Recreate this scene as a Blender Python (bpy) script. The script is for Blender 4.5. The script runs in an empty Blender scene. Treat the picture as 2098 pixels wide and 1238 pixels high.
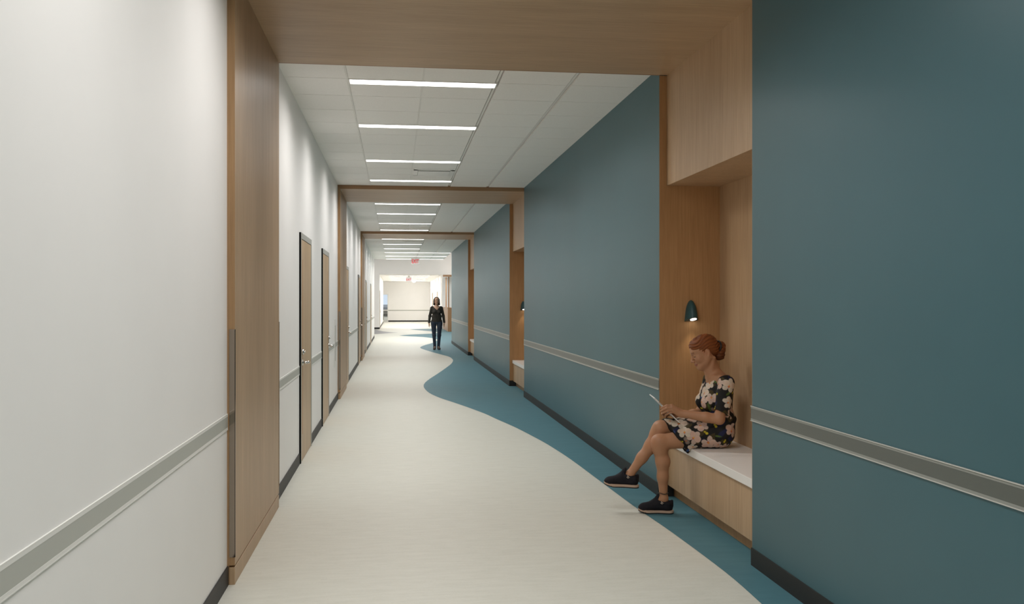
import bpy, bmesh, math, random
import numpy as np
from mathutils import Vector, Matrix

# ------------------------------------------------------------------ scene, camera, world, light levels
scene = bpy.context.scene
COL = scene.collection
R = math.radians
random.seed(7)

cam_d = bpy.data.cameras.new('camera')
cam = bpy.data.objects.new('camera', cam_d)
COL.objects.link(cam)
cam.location = (0.0, 0.0, 1.5)
cam.rotation_euler = (R(90), 0, R(-7.31))
cam_d.sensor_width = 36.0
cam_d.lens = 36.0 * 1860.0 / 2098.0
cam_d.clip_start = 0.05
cam_d.clip_end = 600
scene.camera = cam

vs = scene.view_settings
scene.display_settings.display_device = 'sRGB'
vs.view_transform = 'Standard'
vs.look = 'None'
vs.gamma = 1.0
vs.use_curve_mapping = False
vs.exposure = 0.06

cy = scene.cycles
cy.max_bounces = 12
cy.diffuse_bounces = 9
cy.glossy_bounces = 4
cy.transmission_bounces = 6
cy.caustics_reflective = False
cy.caustics_refractive = False
cy.sample_clamp_indirect = 10.0
cy.use_denoising = True

w = bpy.data.worlds.new('world')
scene.world = w
w.use_nodes = True
w.node_tree.nodes['Background'].inputs[0].default_value = (0.52, 0.60, 0.72, 1)
w.node_tree.nodes['Background'].inputs[1].default_value = 1.35

STRIP = 40.0 
WARM = (1.0, 0.972, 0.95)

SPREAD = 158           # beam of the lensed strips, degrees

def area_lamp(x0, x1, y, z, watts, width=0.15, spread=None, color=None):
    """downward area lamp for seen strips, the unseen near bay and added unseen lamps"""
    L = bpy.data.lights.new('area_lamp', 'AREA')
    L.shape = 'RECTANGLE'
    L.size = x1 - x0
    L.size_y = width
    L.energy = watts
    L.color = color or WARM
    L.spread = R(spread or SPREAD)
    o = bpy.data.objects.new('area_lamp', L)
    COL.objects.link(o)
    o.location = ((x0 + x1) / 2, y, z)
    return o

W_STRIP = STRIP * math.pi * 1.2 * 0.15
for yy in (-1.73, 0.14, 2.45, 4.28):
    area_lamp(-0.37, 0.83, yy, 3.29, W_STRIP * 1.05)
for yy in (40.6, 43.0, 45.4, 48.0):  # unseen lamps added to brighten the lobby
    for x0 in (-4.4, -0.4, 3.2):
        area_lamp(x0, x0 + 2.4, yy, 4.35, W_STRIP * 1.25, spread=178, color=(1, 0.985, 0.97))
area_lamp(2.9, 4.9, 47.6, 2.84, W_STRIP * 3.4, spread=178, color=(1, 0.985, 0.97))  # added unseen lamp, whitens the wall behind the counter

# ------------------------------------------------------------------ materials
def new_mat(name):
    m = bpy.data.materials.new(name)
    m.use_nodes = True
    nt = m.node_tree
    b = nt.nodes['Principled BSDF']
    return m, nt, b

def plain(name, col, rough=0.6, spec=0.3, metal=0.0, coat=0.0):
    m, nt, b = new_mat(name)
    b.inputs['Base Color'].default_value = (*col, 1)
    b.inputs['Roughness'].default_value = rough
    b.inputs['Specular IOR Level'].default_value = spec
    b.inputs['Metallic'].default_value = metal
    b.inputs['Coat Weight'].default_value = coat
    return m

def noise_mix(name, c1, c2, scale, mapscale=(1, 1, 1), rough=0.6, spec=0.3, detail=4, lo=0.35, hi=0.65, bump=0.0, extra=None):
    """two-tone noise in object space; extra=(colour, scale, mapscale, lo, hi, amount) adds a second layer"""
    m, nt, b = new_mat(name)
    N, Lk = nt.nodes, nt.links
    tc = N.new('ShaderNodeTexCoord')
    def layer(scale, ms, lo, hi, ca, cb, detail):
        mp = N.new('ShaderNodeMapping'); mp.inputs['Scale'].default_value = ms
        Lk.new(tc.outputs['Object'], mp.inputs['Vector'])
        nz = N.new('ShaderNodeTexNoise'); nz.inputs['Scale'].default_value = scale
        nz.inputs['Detail'].default_value = detail; nz.inputs['Roughness'].default_value = 0.6
        Lk.new(mp.outputs['Vector'], nz.inputs['Vector'])
        rp = N.new('ShaderNodeValToRGB')
        rp.color_ramp.elements[0].position = lo; rp.color_ramp.elements[1].position = hi
        rp.color_ramp.elements[0].color = (*ca, 1); rp.color_ramp.elements[1].color = (*cb, 1)
        Lk.new(nz.outputs['Fac'], rp.inputs['Fac'])
        return rp, nz
    rp, nz = layer(scale, mapscale, lo, hi, c1, c2, detail)
    out = rp.outputs['Color']
    if extra:
        for (ca, cb, sc, ms, l2, h2, amt) in extra:
            r2, n2 = layer(sc, ms, l2, h2, ca, cb, 5)
            mx = N.new('ShaderNodeMix'); mx.data_type = 'RGBA'; mx.blend_type = 'MULTIPLY'
            mx.inputs['Factor'].default_value = amt
            Lk.new(out, mx.inputs[6]); Lk.new(r2.outputs['Color'], mx.inputs[7])
            out = mx.outputs[2]
    Lk.new(out, b.inputs['Base Color'])
    b.inputs['Roughness'].default_value = rough
    b.inputs['Specular IOR Level'].default_value = spec
    if bump:
        bp = N.new('ShaderNodeBump'); bp.inputs['Strength'].default_value = bump; bp.inputs['Distance'].default_value = 0.002
        Lk.new(nz.outputs['Fac'], bp.inputs['Height']); Lk.new(bp.outputs['Normal'], b.inputs['Normal'])
    return m

def wood(name, axis, dark, light, rough=0.42):
    s = [70, 70, 70]; s[axis] = 2.2
    s2 = [5, 5, 5]; s2[axis] = 0.7
    s3 = [260, 260, 260]; s3[axis] = 5.0
    return noise_mix(name, dark, light, 1.0, s2, rough, 0.35, 5, 0.3, 0.7,
                     extra=[((0.76, 0.73, 0.69), (1, 1, 1), 1.0, s, 0.33, 0.62, 0.6),
                            ((0.86, 0.84, 0.82), (1, 1, 1), 1.0, s3, 0.35, 0.6, 0.6)])

def emit(name, col, strength):
    m, nt, b = new_mat(name)
    b.inputs['Base Color'].default_value = (0.8, 0.8, 0.8, 1)
    b.inputs['Emission Color'].default_value = (*col, 1)
    b.inputs['Emission Strength'].default_value = strength
    return m

def attr_mat(name, rough, spec, layer='tint', bump=0.0, bscale=400, sss=0.0, stretch=(1, 1, 1)):
    m, nt, b = new_mat(name)
    N, Lk = nt.nodes, nt.links
    a = N.new('ShaderNodeAttribute'); a.attribute_name = layer
    Lk.new(a.outputs['Color'], b.inputs['Base Color'])
    b.inputs['Roughness'].default_value = rough
    b.inputs['Specular IOR Level'].default_value = spec
    if sss:
        b.inputs['Subsurface Weight'].default_value = sss
        b.inputs['Subsurface Radius'].default_value = (0.012, 0.005, 0.003)
        b.inputs['Subsurface Scale'].default_value = 0.5
    if bump:
        tc = N.new('ShaderNodeTexCoord')
        mp = N.new('ShaderNodeMapping'); mp.inputs['Scale'].default_value = stretch
        nz = N.new('ShaderNodeTexNoise'); nz.inputs['Scale'].default_value = bscale; nz.inputs['Detail'].default_value = 3
        bp = N.new('ShaderNodeBump'); bp.inputs['Strength'].default_value = bump; bp.inputs['Distance'].default_value = 0.002
        Lk.new(tc.outputs['Object'], mp.inputs['Vector']); Lk.new(mp.outputs['Vector'], nz.inputs['Vector'])
        Lk.new(nz.outputs['Fac'], bp.inputs['Height']); Lk.new(bp.outputs['Normal'], b.inputs['Normal'])
    return m

WD, WL = (0.45, 0.305, 0.178), (0.56, 0.39, 0.24)
M = {}
M['wood_z'] = wood('wood_vertical_grain', 2, WD, WL)
M['wood_x'] = wood('wood_cross_grain', 0, WD, WL)
M['wood_y'] = wood('wood_long_grain', 1, WD, WL)
M['wood_edge'] = wood('wood_edge_band', 2, (0.44, 0.25, 0.115), (0.54, 0.315, 0.15))
M['wood_band'] = wood('wood_panel_edge', 2, (0.31, 0.185, 0.092), (0.40, 0.245, 0.122))
M['wood_edge_x'] = wood('wood_edge_band_cross', 0, (0.30, 0.17, 0.085), (0.38, 0.22, 0.115))
M['white'] = noise_mix('white_wall_paint', (0.875, 0.858, 0.838), (0.895, 0.878, 0.858), 1.2, rough=0.55, spec=0.25)
M['teal'] = noise_mix('teal_wall_paint', (0.041, 0.110, 0.133), (0.046, 0.119, 0.143), 0.8, rough=0.38, spec=0.45)
M['cream'] = noise_mix('cream_marbled_linoleum', (0.60, 0.595, 0.53), (0.66, 0.655, 0.59), 1.0, (5.0, 24.0, 1), 0.5, 0.3, 6, 0.3, 0.7,
                       extra=[((0.80, 0.80, 0.79), (1, 1, 1), 1.0, (10, 64, 1), 0.30, 0.40, 0.5),
                              ((0.93, 0.92, 0.88), (1, 1, 1), 1.0, (60, 200, 1), 0.38, 0.55, 0.5)])
M['teal_floor'] = noise_mix('teal_linoleum', (0.068, 0.172, 0.210), (0.084, 0.200, 0.238), 1.0, (3, 16, 1), 0.55, 0.2, 6, 0.3, 0.7)
M['grey_floor'] = noise_mix('grey_linoleum', (0.17, 0.17, 0.18), (0.22, 0.22, 0.23), 1.0, (3, 16, 1), 0.42, 0.35, 6, 0.3, 0.7)
M['tile'] = noise_mix('mineral_ceiling_tile', (0.875, 0.86, 0.83), (0.91, 0.895, 0.865), 90.0, rough=0.8, spec=0.1, detail=3)
M['tee'] = plain('ceiling_tee_white', (0.84, 0.825, 0.79), 0.5, 0.3)
M['tee_dark'] = plain('ceiling_gap_dark', (0.38, 0.375, 0.355), 0.7, 0.1)
M['base'] = plain('charcoal_rubber_base', (0.022, 0.021, 0.0195), 0.5, 0.3)
M['rail'] = plain('grey_vinyl_rail', (0.47, 0.475, 0.435), 0.45, 0.35)
M['rail_teal'] = plain('slate_vinyl_rail', (0.095, 0.108, 0.098), 0.30, 0.5)
M['ridge'] = plain('pale_vinyl_ridge', (0.50, 0.50, 0.47), 0.35, 0.4)
M['lip_teal'] = plain('slate_vinyl_lip', (0.25, 0.265, 0.245), 0.3, 0.5)
M['rail_lip'] = plain('pale_vinyl_lip', (0.80, 0.79, 0.755), 0.45, 0.35)
M['steel'] = plain('brushed_steel', (0.34, 0.285, 0.235), 0.10, 0.5, 1.0)  # brown base stands in for brown reflections in the steel
M['chrome'] = plain('satin_chrome', (0.70, 0.69, 0.67), 0.2, 0.5, 1.0)
M['frame'] = plain('grey_door_frame', (0.42, 0.415, 0.38), 0.45, 0.35)
M['black'] = plain('black_strip', (0.004, 0.004, 0.004), 0.8, 0.1)
M['door'] = wood('door_veneer', 2, (0.50, 0.355, 0.215), (0.60, 0.435, 0.275))
M['door_line'] = plain('door_inlay_orange', (0.52, 0.25, 0.11), 0.5, 0.3)
M['seat'] = plain('white_solid_surface', (0.80, 0.79, 0.77), 0.35, 0.4)
M['sconce'] = plain('dark_teal_metal', (0.026, 0.082, 0.093), 0.4, 0.4)
M['glow'] = emit('lamp_glow', (1, 0.96, 0.88), 6.0)
M['strip'] = emit('strip_diffuser', WARM, 5.0)
M['strip_far'] = emit('strip_diffuser_high_output', (0.98, 0.985, 1.0), 11.0)
M['trim'] = plain('white_metal_trim', (0.80, 0.79, 0.76), 0.4, 0.4)
M['vent_dark'] = plain('vent_slot_dark', (0.16, 0.16, 0.155), 0.8, 0.1)
M['red'] = emit('exit_red', (0.80, 0.02, 0.03), 0.22)
M['red'].node_tree.nodes['Principled BSDF'].inputs['Base Color'].default_value = (0.62, 0.015, 0.025, 1)
M['acrylic'] = emit('lit_white_acrylic', (1, 0.99, 0.98), 0.42)
M['counter_wood'] = wood('counter_wood', 2, (0.36, 0.20, 0.10), (0.46, 0.27, 0.15))
ac, ant, ab = new_mat('clear_acrylic')
ab.inputs['Base Color'].default_value = (0.80, 0.80, 0.79, 1); ab.inputs['Roughness'].default_value = 0.25
atr = ant.nodes.new('ShaderNodeBsdfTransparent'); amx = ant.nodes.new('ShaderNodeMixShader'); amx.inputs[0].default_value = 0.40
ant.links.new(atr.outputs[0], amx.inputs[1]); ant.links.new(ab.outputs[0], amx.inputs[2])
ant.links.new(amx.outputs[0], ant.nodes['Material Output'].inputs['Surface'])
M['clear_acrylic'] = ac
M['dark_fabric'] = plain('dark_chair_fabric', (0.02, 0.02, 0.022), 0.8, 0.2)
M['sky_block'] = plain('far_concrete', (0.28, 0.28, 0.28), 0.8, 0.1)
M['grey_panel'] = plain('grey_dwarf_panel', (0.5, 0.5, 0.5), 0.7, 0.2)
g, nt, b = new_mat('clear_glass')
b.inputs['Roughness'].default_value = 0.02
tr = nt.nodes.new('ShaderNodeBsdfTransparent'); tr.inputs[0].default_value = (0.95, 0.97, 0.97, 1)
mx = nt.nodes.new('ShaderNodeMixShader'); mx.inputs[0].default_value = 0.07
nt.links.new(tr.outputs[0], mx.inputs[1]); nt.links.new(b.outputs[0], mx.inputs[2])
nt.links.new(mx.outputs[0], nt.nodes['Material Output'].inputs['Surface'])
M['glass'] = g

# ------------------------------------------------------------------ mesh helpers
def box(bm, x0, x1, y0, y1, z0, z1, mi=0):
    v = [bm.verts.new(p) for p in ((x0, y0, z0), (x1, y0, z0), (x1, y1, z0), (x0, y1, z0),
                                   (x0, y0, z1), (x1, y0, z1), (x1, y1, z1), (x0, y1, z1))]
    for f in ((0, 3, 2, 1), (4, 5, 6, 7), (0, 1, 5, 4), (1, 2, 6, 5), (2, 3, 7, 6), (3, 0, 4, 7)):
        bm.faces.new([v[i] for i in f]).material_index = mi

def tube(bm, pts, rad, seg=12, mi=0, cap=True):
    pts = [Vector(p) for p in pts]
    rads = rad if isinstance(rad, (list, tuple)) else [rad] * len(pts)
    rings = []
    ref = None
    for i, p in enumerate(pts):
        t = (pts[min(i + 1, len(pts) - 1)] - pts[max(i - 1, 0)]).normalized()
        if ref is None:
            ref = Vector((0, 0, 1)) if abs(t.z) < 0.9 else Vector((1, 0, 0))
        a = (ref - t * ref.dot(t)).normalized(); ref = a
        b_ = t.cross(a)
        rings.append([bm.verts.new(p + (a * math.cos(2 * math.pi * k / seg) + b_ * math.sin(2 * math.pi * k / seg)) * rads[i]) for k in range(seg)])
    for r0, r1 in zip(rings, rings[1:]):
        for k in range(seg):
            f = bm.faces.new((r0[k], r0[(k + 1) % seg], r1[(k + 1) % seg], r1[k])); f.material_index = mi; f.smooth = True
    if cap:
        bm.faces.new(rings[0][::-1]).material_index = mi
        bm.faces.new(rings[-1]).material_index = mi

def poly(bm, pts, z, mi=0):
    f = bm.faces.new([bm.verts.new((x, y, z)) for x, y in pts])
    f.material_index = mi
    f.normal_update()
    if f.normal.z < 0:
        f.normal_flip()

def wloc(o):
    v = Vector((0, 0, 0))
    while o is not None:
        v += o.location; o = o.parent
    return v

def mesh_obj(name, bm, mats, parent=None, origin=None, bevel=0.0):
    """bm is in world coordinates; origin is the world position of the object's own origin"""
    me = bpy.data.meshes.new(name)
    base = wloc(parent) if parent else Vector((0, 0, 0))
    org = Vector(origin) if origin is not None else base
    bmesh.ops.translate(bm, verts=bm.verts, vec=-org)
    bmesh.ops.recalc_face_normals(bm, faces=bm.faces)
    bm.to_mesh(me); bm.free()
    for m in (mats if isinstance(mats, (list, tuple)) else [mats]):
        me.materials.append(m)
    o = bpy.data.objects.new(name, me)
    COL.objects.link(o)
    o.location = org - base
    if parent:
        o.parent = parent
    if bevel:
        md = o.modifiers.new('bevel', 'BEVEL'); md.width = bevel; md.segments = 2; md.limit_method = 'ANGLE'
    return o

def boxes(name, lst, mats, parent=None, origin=None, bevel=0.0):
    bm = bmesh.new()
    for b_ in lst:
        box(bm, *b_)
    return mesh_obj(name, bm, mats, parent, origin, bevel)

def tag(o, label, cat, group=None, kind=None):
    o['label'] = label
    o['category'] = cat
    if group: o['group'] = group
    if kind: o['kind'] = kind
    return o

def thing(name, label, cat, loc, group=None, kind=None, rz=0.0):
    o = bpy.data.objects.new(name, None)
    COL.objects.link(o)
    o.empty_display_size = 0.1
    o.location = loc
    o.rotation_euler = (0, 0, rz)
    return tag(o, label, cat, group, kind)

def struct(name, bm_or_list, mats, label, cat, origin=(0, 0, 0), bevel=0.0):
    if isinstance(bm_or_list, list):
        o = boxes(name, bm_or_list, mats, None, origin, bevel)
    else:
        o = mesh_obj(name, bm_or_list, mats, None, origin, bevel)
    return tag(o, label, cat, None, 'structure')

# ------------------------------------------------------------------ dimensions of the place
XL, XR, ZC = -0.885, 2.017, 3.307      # left wall, teal wall, ceiling
XP = -0.845                            # face of the wood panels on the left wall
ZB = 3.247                             # underside of the wood portals
PORT = [(4.96, 6.80), (14.22, 16.06), (23.48, 25.40)]
YE, YT = 38.55, 32.97                  # where the left wall / the teal wall end
YJ, YF = 50.6, 69.5                    # bulkhead beyond the lobby / far end wall
XFR, ZF = 2.575, 3.03                  # far corridor right wall / ceiling
YB = -4.0

# ------------------------------------------------------------------ floor
from_curve = [(1.803, 4.313), (1.815, 4.846), (1.783, 5.743), (1.735, 6.5), (1.70, 7.388), (1.655, 8.5), (1.593, 9.37), (1.535, 9.896), (1.426, 10.732),
    (1.292, 11.506), (1.191, 12.12), (1.037, 12.83), (0.859, 13.558), (0.681, 14.257), (0.56, 14.954), (0.505, 15.65), (0.498, 16.3), (0.545, 16.936),
    (0.666, 17.797), (0.877, 19.049), (1.128, 20.614), (1.34, 22.047), (1.457, 23.215), (1.481, 24.038), (1.448, 24.907), (1.303, 25.878),
    (1.107, 27.114), (0.92, 28.5), (0.82, 29.4), (0.804, 29.981), (0.856, 30.665), (1.024, 31.761), (1.294, 33.083), (1.508, 34.749),
    (1.64, 35.853), (1.62, 37.048), (1.494, 37.769), (1.125, 39.087), (0.459, 40.125), (0.16, 40.864), (0.668, 42.023), (1.651, 43.13),
    (2.012, 44.179), (2.078, 45.102), (1.8, 46.65), (1.381, 47.988), (0.772, 49.863), (1.021, 50.4), (1.6, 50.9), (2.57, 51.4)]
def catmull(pts, n=5):
    out = []
    for i in range(len(pts) - 1):
        p0 = pts[max(i - 1, 0)]; p1 = pts[i]; p2 = pts[i + 1]; p3 = pts[min(i + 2, len(pts) - 1)]
        for k in range(n):
            t = k / n
            out.append(tuple(0.5 * (2 * b1 + (c1 - a1) * t + (2 * a1 - 5 * b1 + 4 * c1 - d1) * t * t + (3 * b1 - a1 - 3 * c1 + d1) * t ** 3)
                             for a1, b1, c1, d1 in zip(p0, p1, p2, p3)))
    out.append(pts[-1])
    return out
tips = {39, 46}
curve = []
segs = [from_curve[:40], from_curve[39:47], from_curve[46:]]
for s in segs:
    curve += catmull(s)[(1 if curve else 0):]
bm = bmesh.new()
box(bm, -6, 8, YB - 0.2, 97, -0.2, 0.0, 0)
teal_poly = [(1.60, YB), (1.72, 0.0), (1.79, 3.0)] + curve + [(6.5, 51.4), (6.5, 33.2), (2.6, 33.2), (2.6, YB)]
poly(bm, teal_poly, 0.0012, 1)
grey = [(-4.5, 50.3), (-1.095, 50.014), (-0.674, 47.124), (-0.279, 45.551), (0.125, 44.704), (-0.27, 44.054), (-0.707, 43.233), (-0.938, 42.869), (-4.5, 41.6)]
poly(bm, grey, 0.0012, 2)
struct('floor', bm, [M['cream'], M['teal_floor'], M['grey_floor']], 'cream marbled corridor floor with a wavy teal inlay along the right side', 'floor')

# ------------------------------------------------------------------ walls
struct('wall_left', [(XL - 0.2, XL, YB, YE, 0, 3.7)], M['white'], 'long white corridor wall on the left with the wooden doors', 'wall')
tw = [(YB, PORT[0][0]), (PORT[0][1], PORT[1][0]), (PORT[1][1], PORT[2][0]), (PORT[2][1], YT)]
for (a, c_), lb in zip(tw, ('teal painted wall at right nearest the camera', 'teal painted wall between the seated woman and the second alcove',
                           'teal painted wall between the second and third alcoves', 'farthest teal painted wall beside the standing woman')):
    struct('wall_right', [(XR, 2.62, a, c_, 0, 3.7)], M['teal'], lb, 'wall', (XR, a, 0))
struct('wall_back', [(XL - 0.2, 2.62, YB - 0.15, YB, 0, 3.7), (2.62, 2.75, YB - 0.15, YT, 0, 3.7)], M['white'], 'unseen white wall added behind the camera to bounce light', 'wall')  # end wall added out of view so light bounces back
# bulkhead and walls of the lobby
struct('wall_lobby', [(-5.2, XL, YJ, YJ + 0.2, 0, 4.6), (XL, XFR, YJ, YJ + 0.2, 3.016, 4.6), (XFR, 7.2, YJ, YJ + 0.2, 0, 4.6)], M['white'],
       'white bulkhead wall across the lobby above the far corridor opening', 'wall')
struct('wall_lobby_side', [(-5.3, -5.1, YE - 0.5, YJ + 0.2, 0, 4.6), (7.0, 7.2, YT - 0.5, YJ + 0.2, 0, 4.6), (-5.2, XL - 0.2, YE - 0.3, YE - 0.1, 0, 4.6), (2.62, 7.2, YT - 0.2, YT - 0.02, 0, 4.6)],
       M['white'], 'white side walls of the cross lobby', 'wall')
struct('wall_far_left', [(XL - 0.15, XL, YJ + 0.2, 66.1, 0, 3.4)], M['white'], 'white left wall of the far corridor past the lobby', 'wall')
struct('wall_far_right', [(XFR, XFR + 0.15, YJ + 0.2, YF, 0, 3.4)], M['white'], 'white right wall of the far corridor past the lobby', 'wall')
struct('wall_far_end', [(-0.545, XFR + 0.2, YF, YF + 0.15, 0, 3.4), (-4.0, -0.545, YF, YF + 0.15, 2.115, 3.4), (-4.0, -1.75, YF, YF + 0.15, 0, 2.115)], M['white'],
       'white end wall closing the far corridor behind the standing woman', 'wall')
struct('wall_far_recess', [(-4.15, -4.0, 66.0, 97, 0, 3.4), (-4.1, XL - 0.15, 65.9, 66.1, 0, 3.4), (3.0, 3.15, YF, 97, 0, 3.4), (-4.0, 3.0, YF + 0.15, 97, 3.2, 3.3)], M['white'],
       'white walls of the room beyond the glazed opening', 'wall')
struct('wall_window_side', [(-4.0, 3.0, 96.0, 96.2, 0.0, 0.57)], M['grey_panel'], 'low grey wall under the far window', 'wall')
struct('trim_1', [(-4.0, 3.0, 95.8, 96.2, 0.57, 0.70)], M['trim'], 'white sill on top of the low grey wall', 'sill')

# ------------------------------------------------------------------ ceiling: tiles dropped between tees
TEES = [XL + 0.0, -0.385, 0.222, 0.830, 1.437, XR]
def ceiling_bay(bm, y0, y1, yref, xs=TEES, z=ZC):
    box(bm, xs[0] - 0.05, xs[-1] + 0.03, y0, y1, z + 0.020, z + 0.06, 2)        # dark plenum side behind the gaps
    ys = [y0]
    k = math.ceil((y0 - yref) / 0.61 + 1e-6)
    while yref + k * 0.61 < y1 - 0.02:
        if yref + k * 0.61 > y0 + 0.02: ys.append(yref + k * 0.61)
        k += 1
    ys.append(y1)
    gap = {0.830: 0.020, 1.437: 0.020, -0.385: 0.007}                            # the main runners on the right show a wider reveal
    for i in range(len(xs) - 1):
        ga = 0.0 if i == 0 else gap.get(xs[i], 0.006)
        gb = 0.0 if i == len(xs) - 2 else gap.get(xs[i + 1], 0.006)
        for a, c_ in zip(ys, ys[1:]):
            box(bm, xs[i] + ga, xs[i + 1] - gb, a + 0.004, c_ - 0.004, z, z + 0.02, 0)
    for i in range(1, len(xs) - 1):
        wide = xs[i] in (0.830, 1.437)
        box(bm, xs[i] - (0.010 if wide else 0.005), xs[i] + (0.010 if wide else 0.005), y0, y1, z + (0.010 if wide else -0.002), z + 0.03, 1)
bays = [(YB, PORT[0][0], 1.5), (PORT[0][1], PORT[1][0], 7.45), (PORT[1][1], PORT[2][0], 16.76), (PORT[2][1], YE + 0.1, 26.15)]
bm = bmesh.new()
for a, c_, r_ in bays:
    ceiling_bay(bm, a, c_, r_)
box(bm, XL - 0.2, XR + 0.03, YB, YE + 0.1, ZC + 0.065, 3.7, 1)
struct('ceiling', bm, [M['tile'], M['tee'], M['tee_dark']], 'suspended corridor ceiling of pale grey tiles in a tee grid', 'ceiling')
struct('ceiling_lobby', [(-5.3, 7.2, YE + 0.1, YJ + 0.2, 4.4, 4.6), (XR + 0.03, 7.2, YT - 0.2, YE + 0.1, 4.4, 4.6), (-5.3, XL - 0.2, YE - 0.5, YE + 0.1, 4.4, 4.6), (XL - 0.2, XR + 0.03, YE + 0.06, YE + 0.1, 3.7, 4.4), (XR + 0.026, XR + 0.03, YT, YE + 0.1, 3.7, 4.4)], M['white'],
       'raised white ceiling of the lobby', 'ceiling')
bm = bmesh.new()
ceiling_bay(bm, YJ + 0.2, YF, 53.2, [XL, -0.39, 0.21, 0.81, 1.41, 2.01, XFR], ZF)
box(bm, XL - 3.2, XL - 0.05, 66.1, YF, ZF, ZF + 0.06, 0)
struct('ceiling_far', bm, [M['tile'], M['tee'], M['tee_dark']], 'tiled ceiling of the far corridor', 'ceiling')

# ------------------------------------------------------------------ strip lights
def strip_light(x0, x1, y, z, label, group, wd=0.15, mat='strip', power=1.0):
    t = thing('linear_ceiling_light', label, 'ceiling light', ((x0 + x1) / 2, y, z), group)
    h = wd / 2
    boxes('trim_frame', [(x0 - 0.012, x1 + 0.012, y - h - 0.008, y - h, z - 0.006, z + 0.03), (x0 - 0.012, x1 + 0.012, y + h, y + h + 0.008, z - 0.006, z + 0.03),
                         (x0 - 0.012, x0, y - h, y + h, z - 0.006, z + 0.03), (x1, x1 + 0.012, y - h, y + h, z - 0.006, z + 0.03)], M['trim'], t)
    boxes('diffuser', [(x0, x1, y - h, y + h, z - 0.003, z + 0.003)], M[mat], t)
    lamp = area_lamp(x0, x1, y, z, W_STRIP * (x1 - x0) / 1.2 * power, spread=179 if power > 1 else None, color=(0.985, 0.985, 1.0) if power > 1 else None)
    lamp.parent = t; lamp.location = (0, 0, -0.006)
ordw = ['nearest', 'second', 'third', 'fourth', 'fifth', 'sixth']
for k, yy in enumerate((7.53, 9.40, 11.71, 13.60)):
    strip_light(-0.37, 0.825, yy, ZC, f'{ordw[k]} of the four ceiling strips between the nearest and second wood portals', 'strip lights of the first ceiling bay')
for k, yy in enumerate((16.84, 18.72, 21.03, 22.94)):
    strip_light(-0.375, 0.82, yy, ZC, f'{ordw[k]} of the four ceiling strips between the second and third wood portals', 'strip lights of the second ceiling bay')
for k, yy in enumerate((26.23, 28.60, 31.00)):
    strip_light(-0.385, 0.81, yy, ZC, f'{ordw[k]} of the three short ceiling strips beyond the third wood portal', 'short strip lights of the third ceiling bay')
for k, yy in enumerate((33.40, 36.04, 38.40)):
    strip_light(-0.39, 2.005, yy, ZC, f'{ordw[k]} of the three wide ceiling strips above the nearer exit sign', 'wide strip lights before the lobby')
for k, yy in enumerate((53.4, 56.8, 61.1, 65.2)):
    strip_light(-0.38, 2.0, yy, ZF, f'{ordw[k]} of the four wide ceiling strips in the far corridor', 'strip lights of the far corridor', mat='strip_far', power=1.05)

area_lamp(-2.5, 2.5, 78, 3.15, W_STRIP * 4)  # unseen lamps added to light the room past the glazed opening
area_lamp(-2.5, 2.5, 87, 3.15, W_STRIP * 4)
# round lamp near the end of the far corridor
t = thing('round_ceiling_light', 'small round white ceiling lamp near the far end wall', 'ceiling light', (1.33, 66.6, ZF))
bm = bmesh.new(); tube(bm, [(1.33, 66.6, ZF), (1.33, 66.6, ZF - 0.03)], 0.14, 20); mesh_obj('rim', bm, M['trim'], t)
bm = bmesh.new(); tube(bm, [(1.33, 66.6, ZF - 0.03), (1.33, 66.6, ZF - 0.07), (1.33, 66.6, ZF - 0.09)], [0.12, 0.10, 0.05], 20); mesh_obj('bowl', bm, M['strip_far'], t)
L = bpy.data.lights.new('bowl_lamp', 'POINT'); L.energy = 42; L.shadow_soft_size = 0.1; L.color = (1, 0.99, 0.97)
o = bpy.data.objects.new('bowl_lamp', L); COL.objects.link(o); o.parent = t; o.location = (0, 0, -0.22)

# air diffusers
def diffuser(y0, label):
    x0, x1, y1 = 0.245, 0.81, y0 + 0.56
    t = thing('air_diffuser', label, 'air vent', ((x0 + x1) / 2, y0 + 0.28, ZC), 'square air diffusers in the ceiling')
    boxes('face_frame', [(x0, x1, y0, y0 + 0.04, ZC - 0.006, ZC), (x0, x1, y1 - 0.04, y1, ZC - 0.006, ZC), (x0, x0 + 0.06, y0, y1, ZC - 0.006, ZC), (x1 - 0.06, x1, y0, y1, ZC - 0.006, ZC)], M['trim'], t)
    boxes('slot', [(x0 + 0.05, x1 - 0.05, y0 + 0.03, y1 - 0.03, ZC - 0.003, ZC - 0.001)], M['vent_dark'], t)
    boxes('plaque', [(x0 + 0.064, x1 - 0.064, y0 + 0.085, y1 - 0.045, ZC - 0.010, ZC - 0.004)], M['trim'], t)
diffuser(12.45, 'square ceiling vent between the last two strips before the second portal')
diffuser(21.15, 'square ceiling vent just before the third wood portal')
diffuser(27.2, 'square ceiling vent just beyond the third wood portal')

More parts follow.
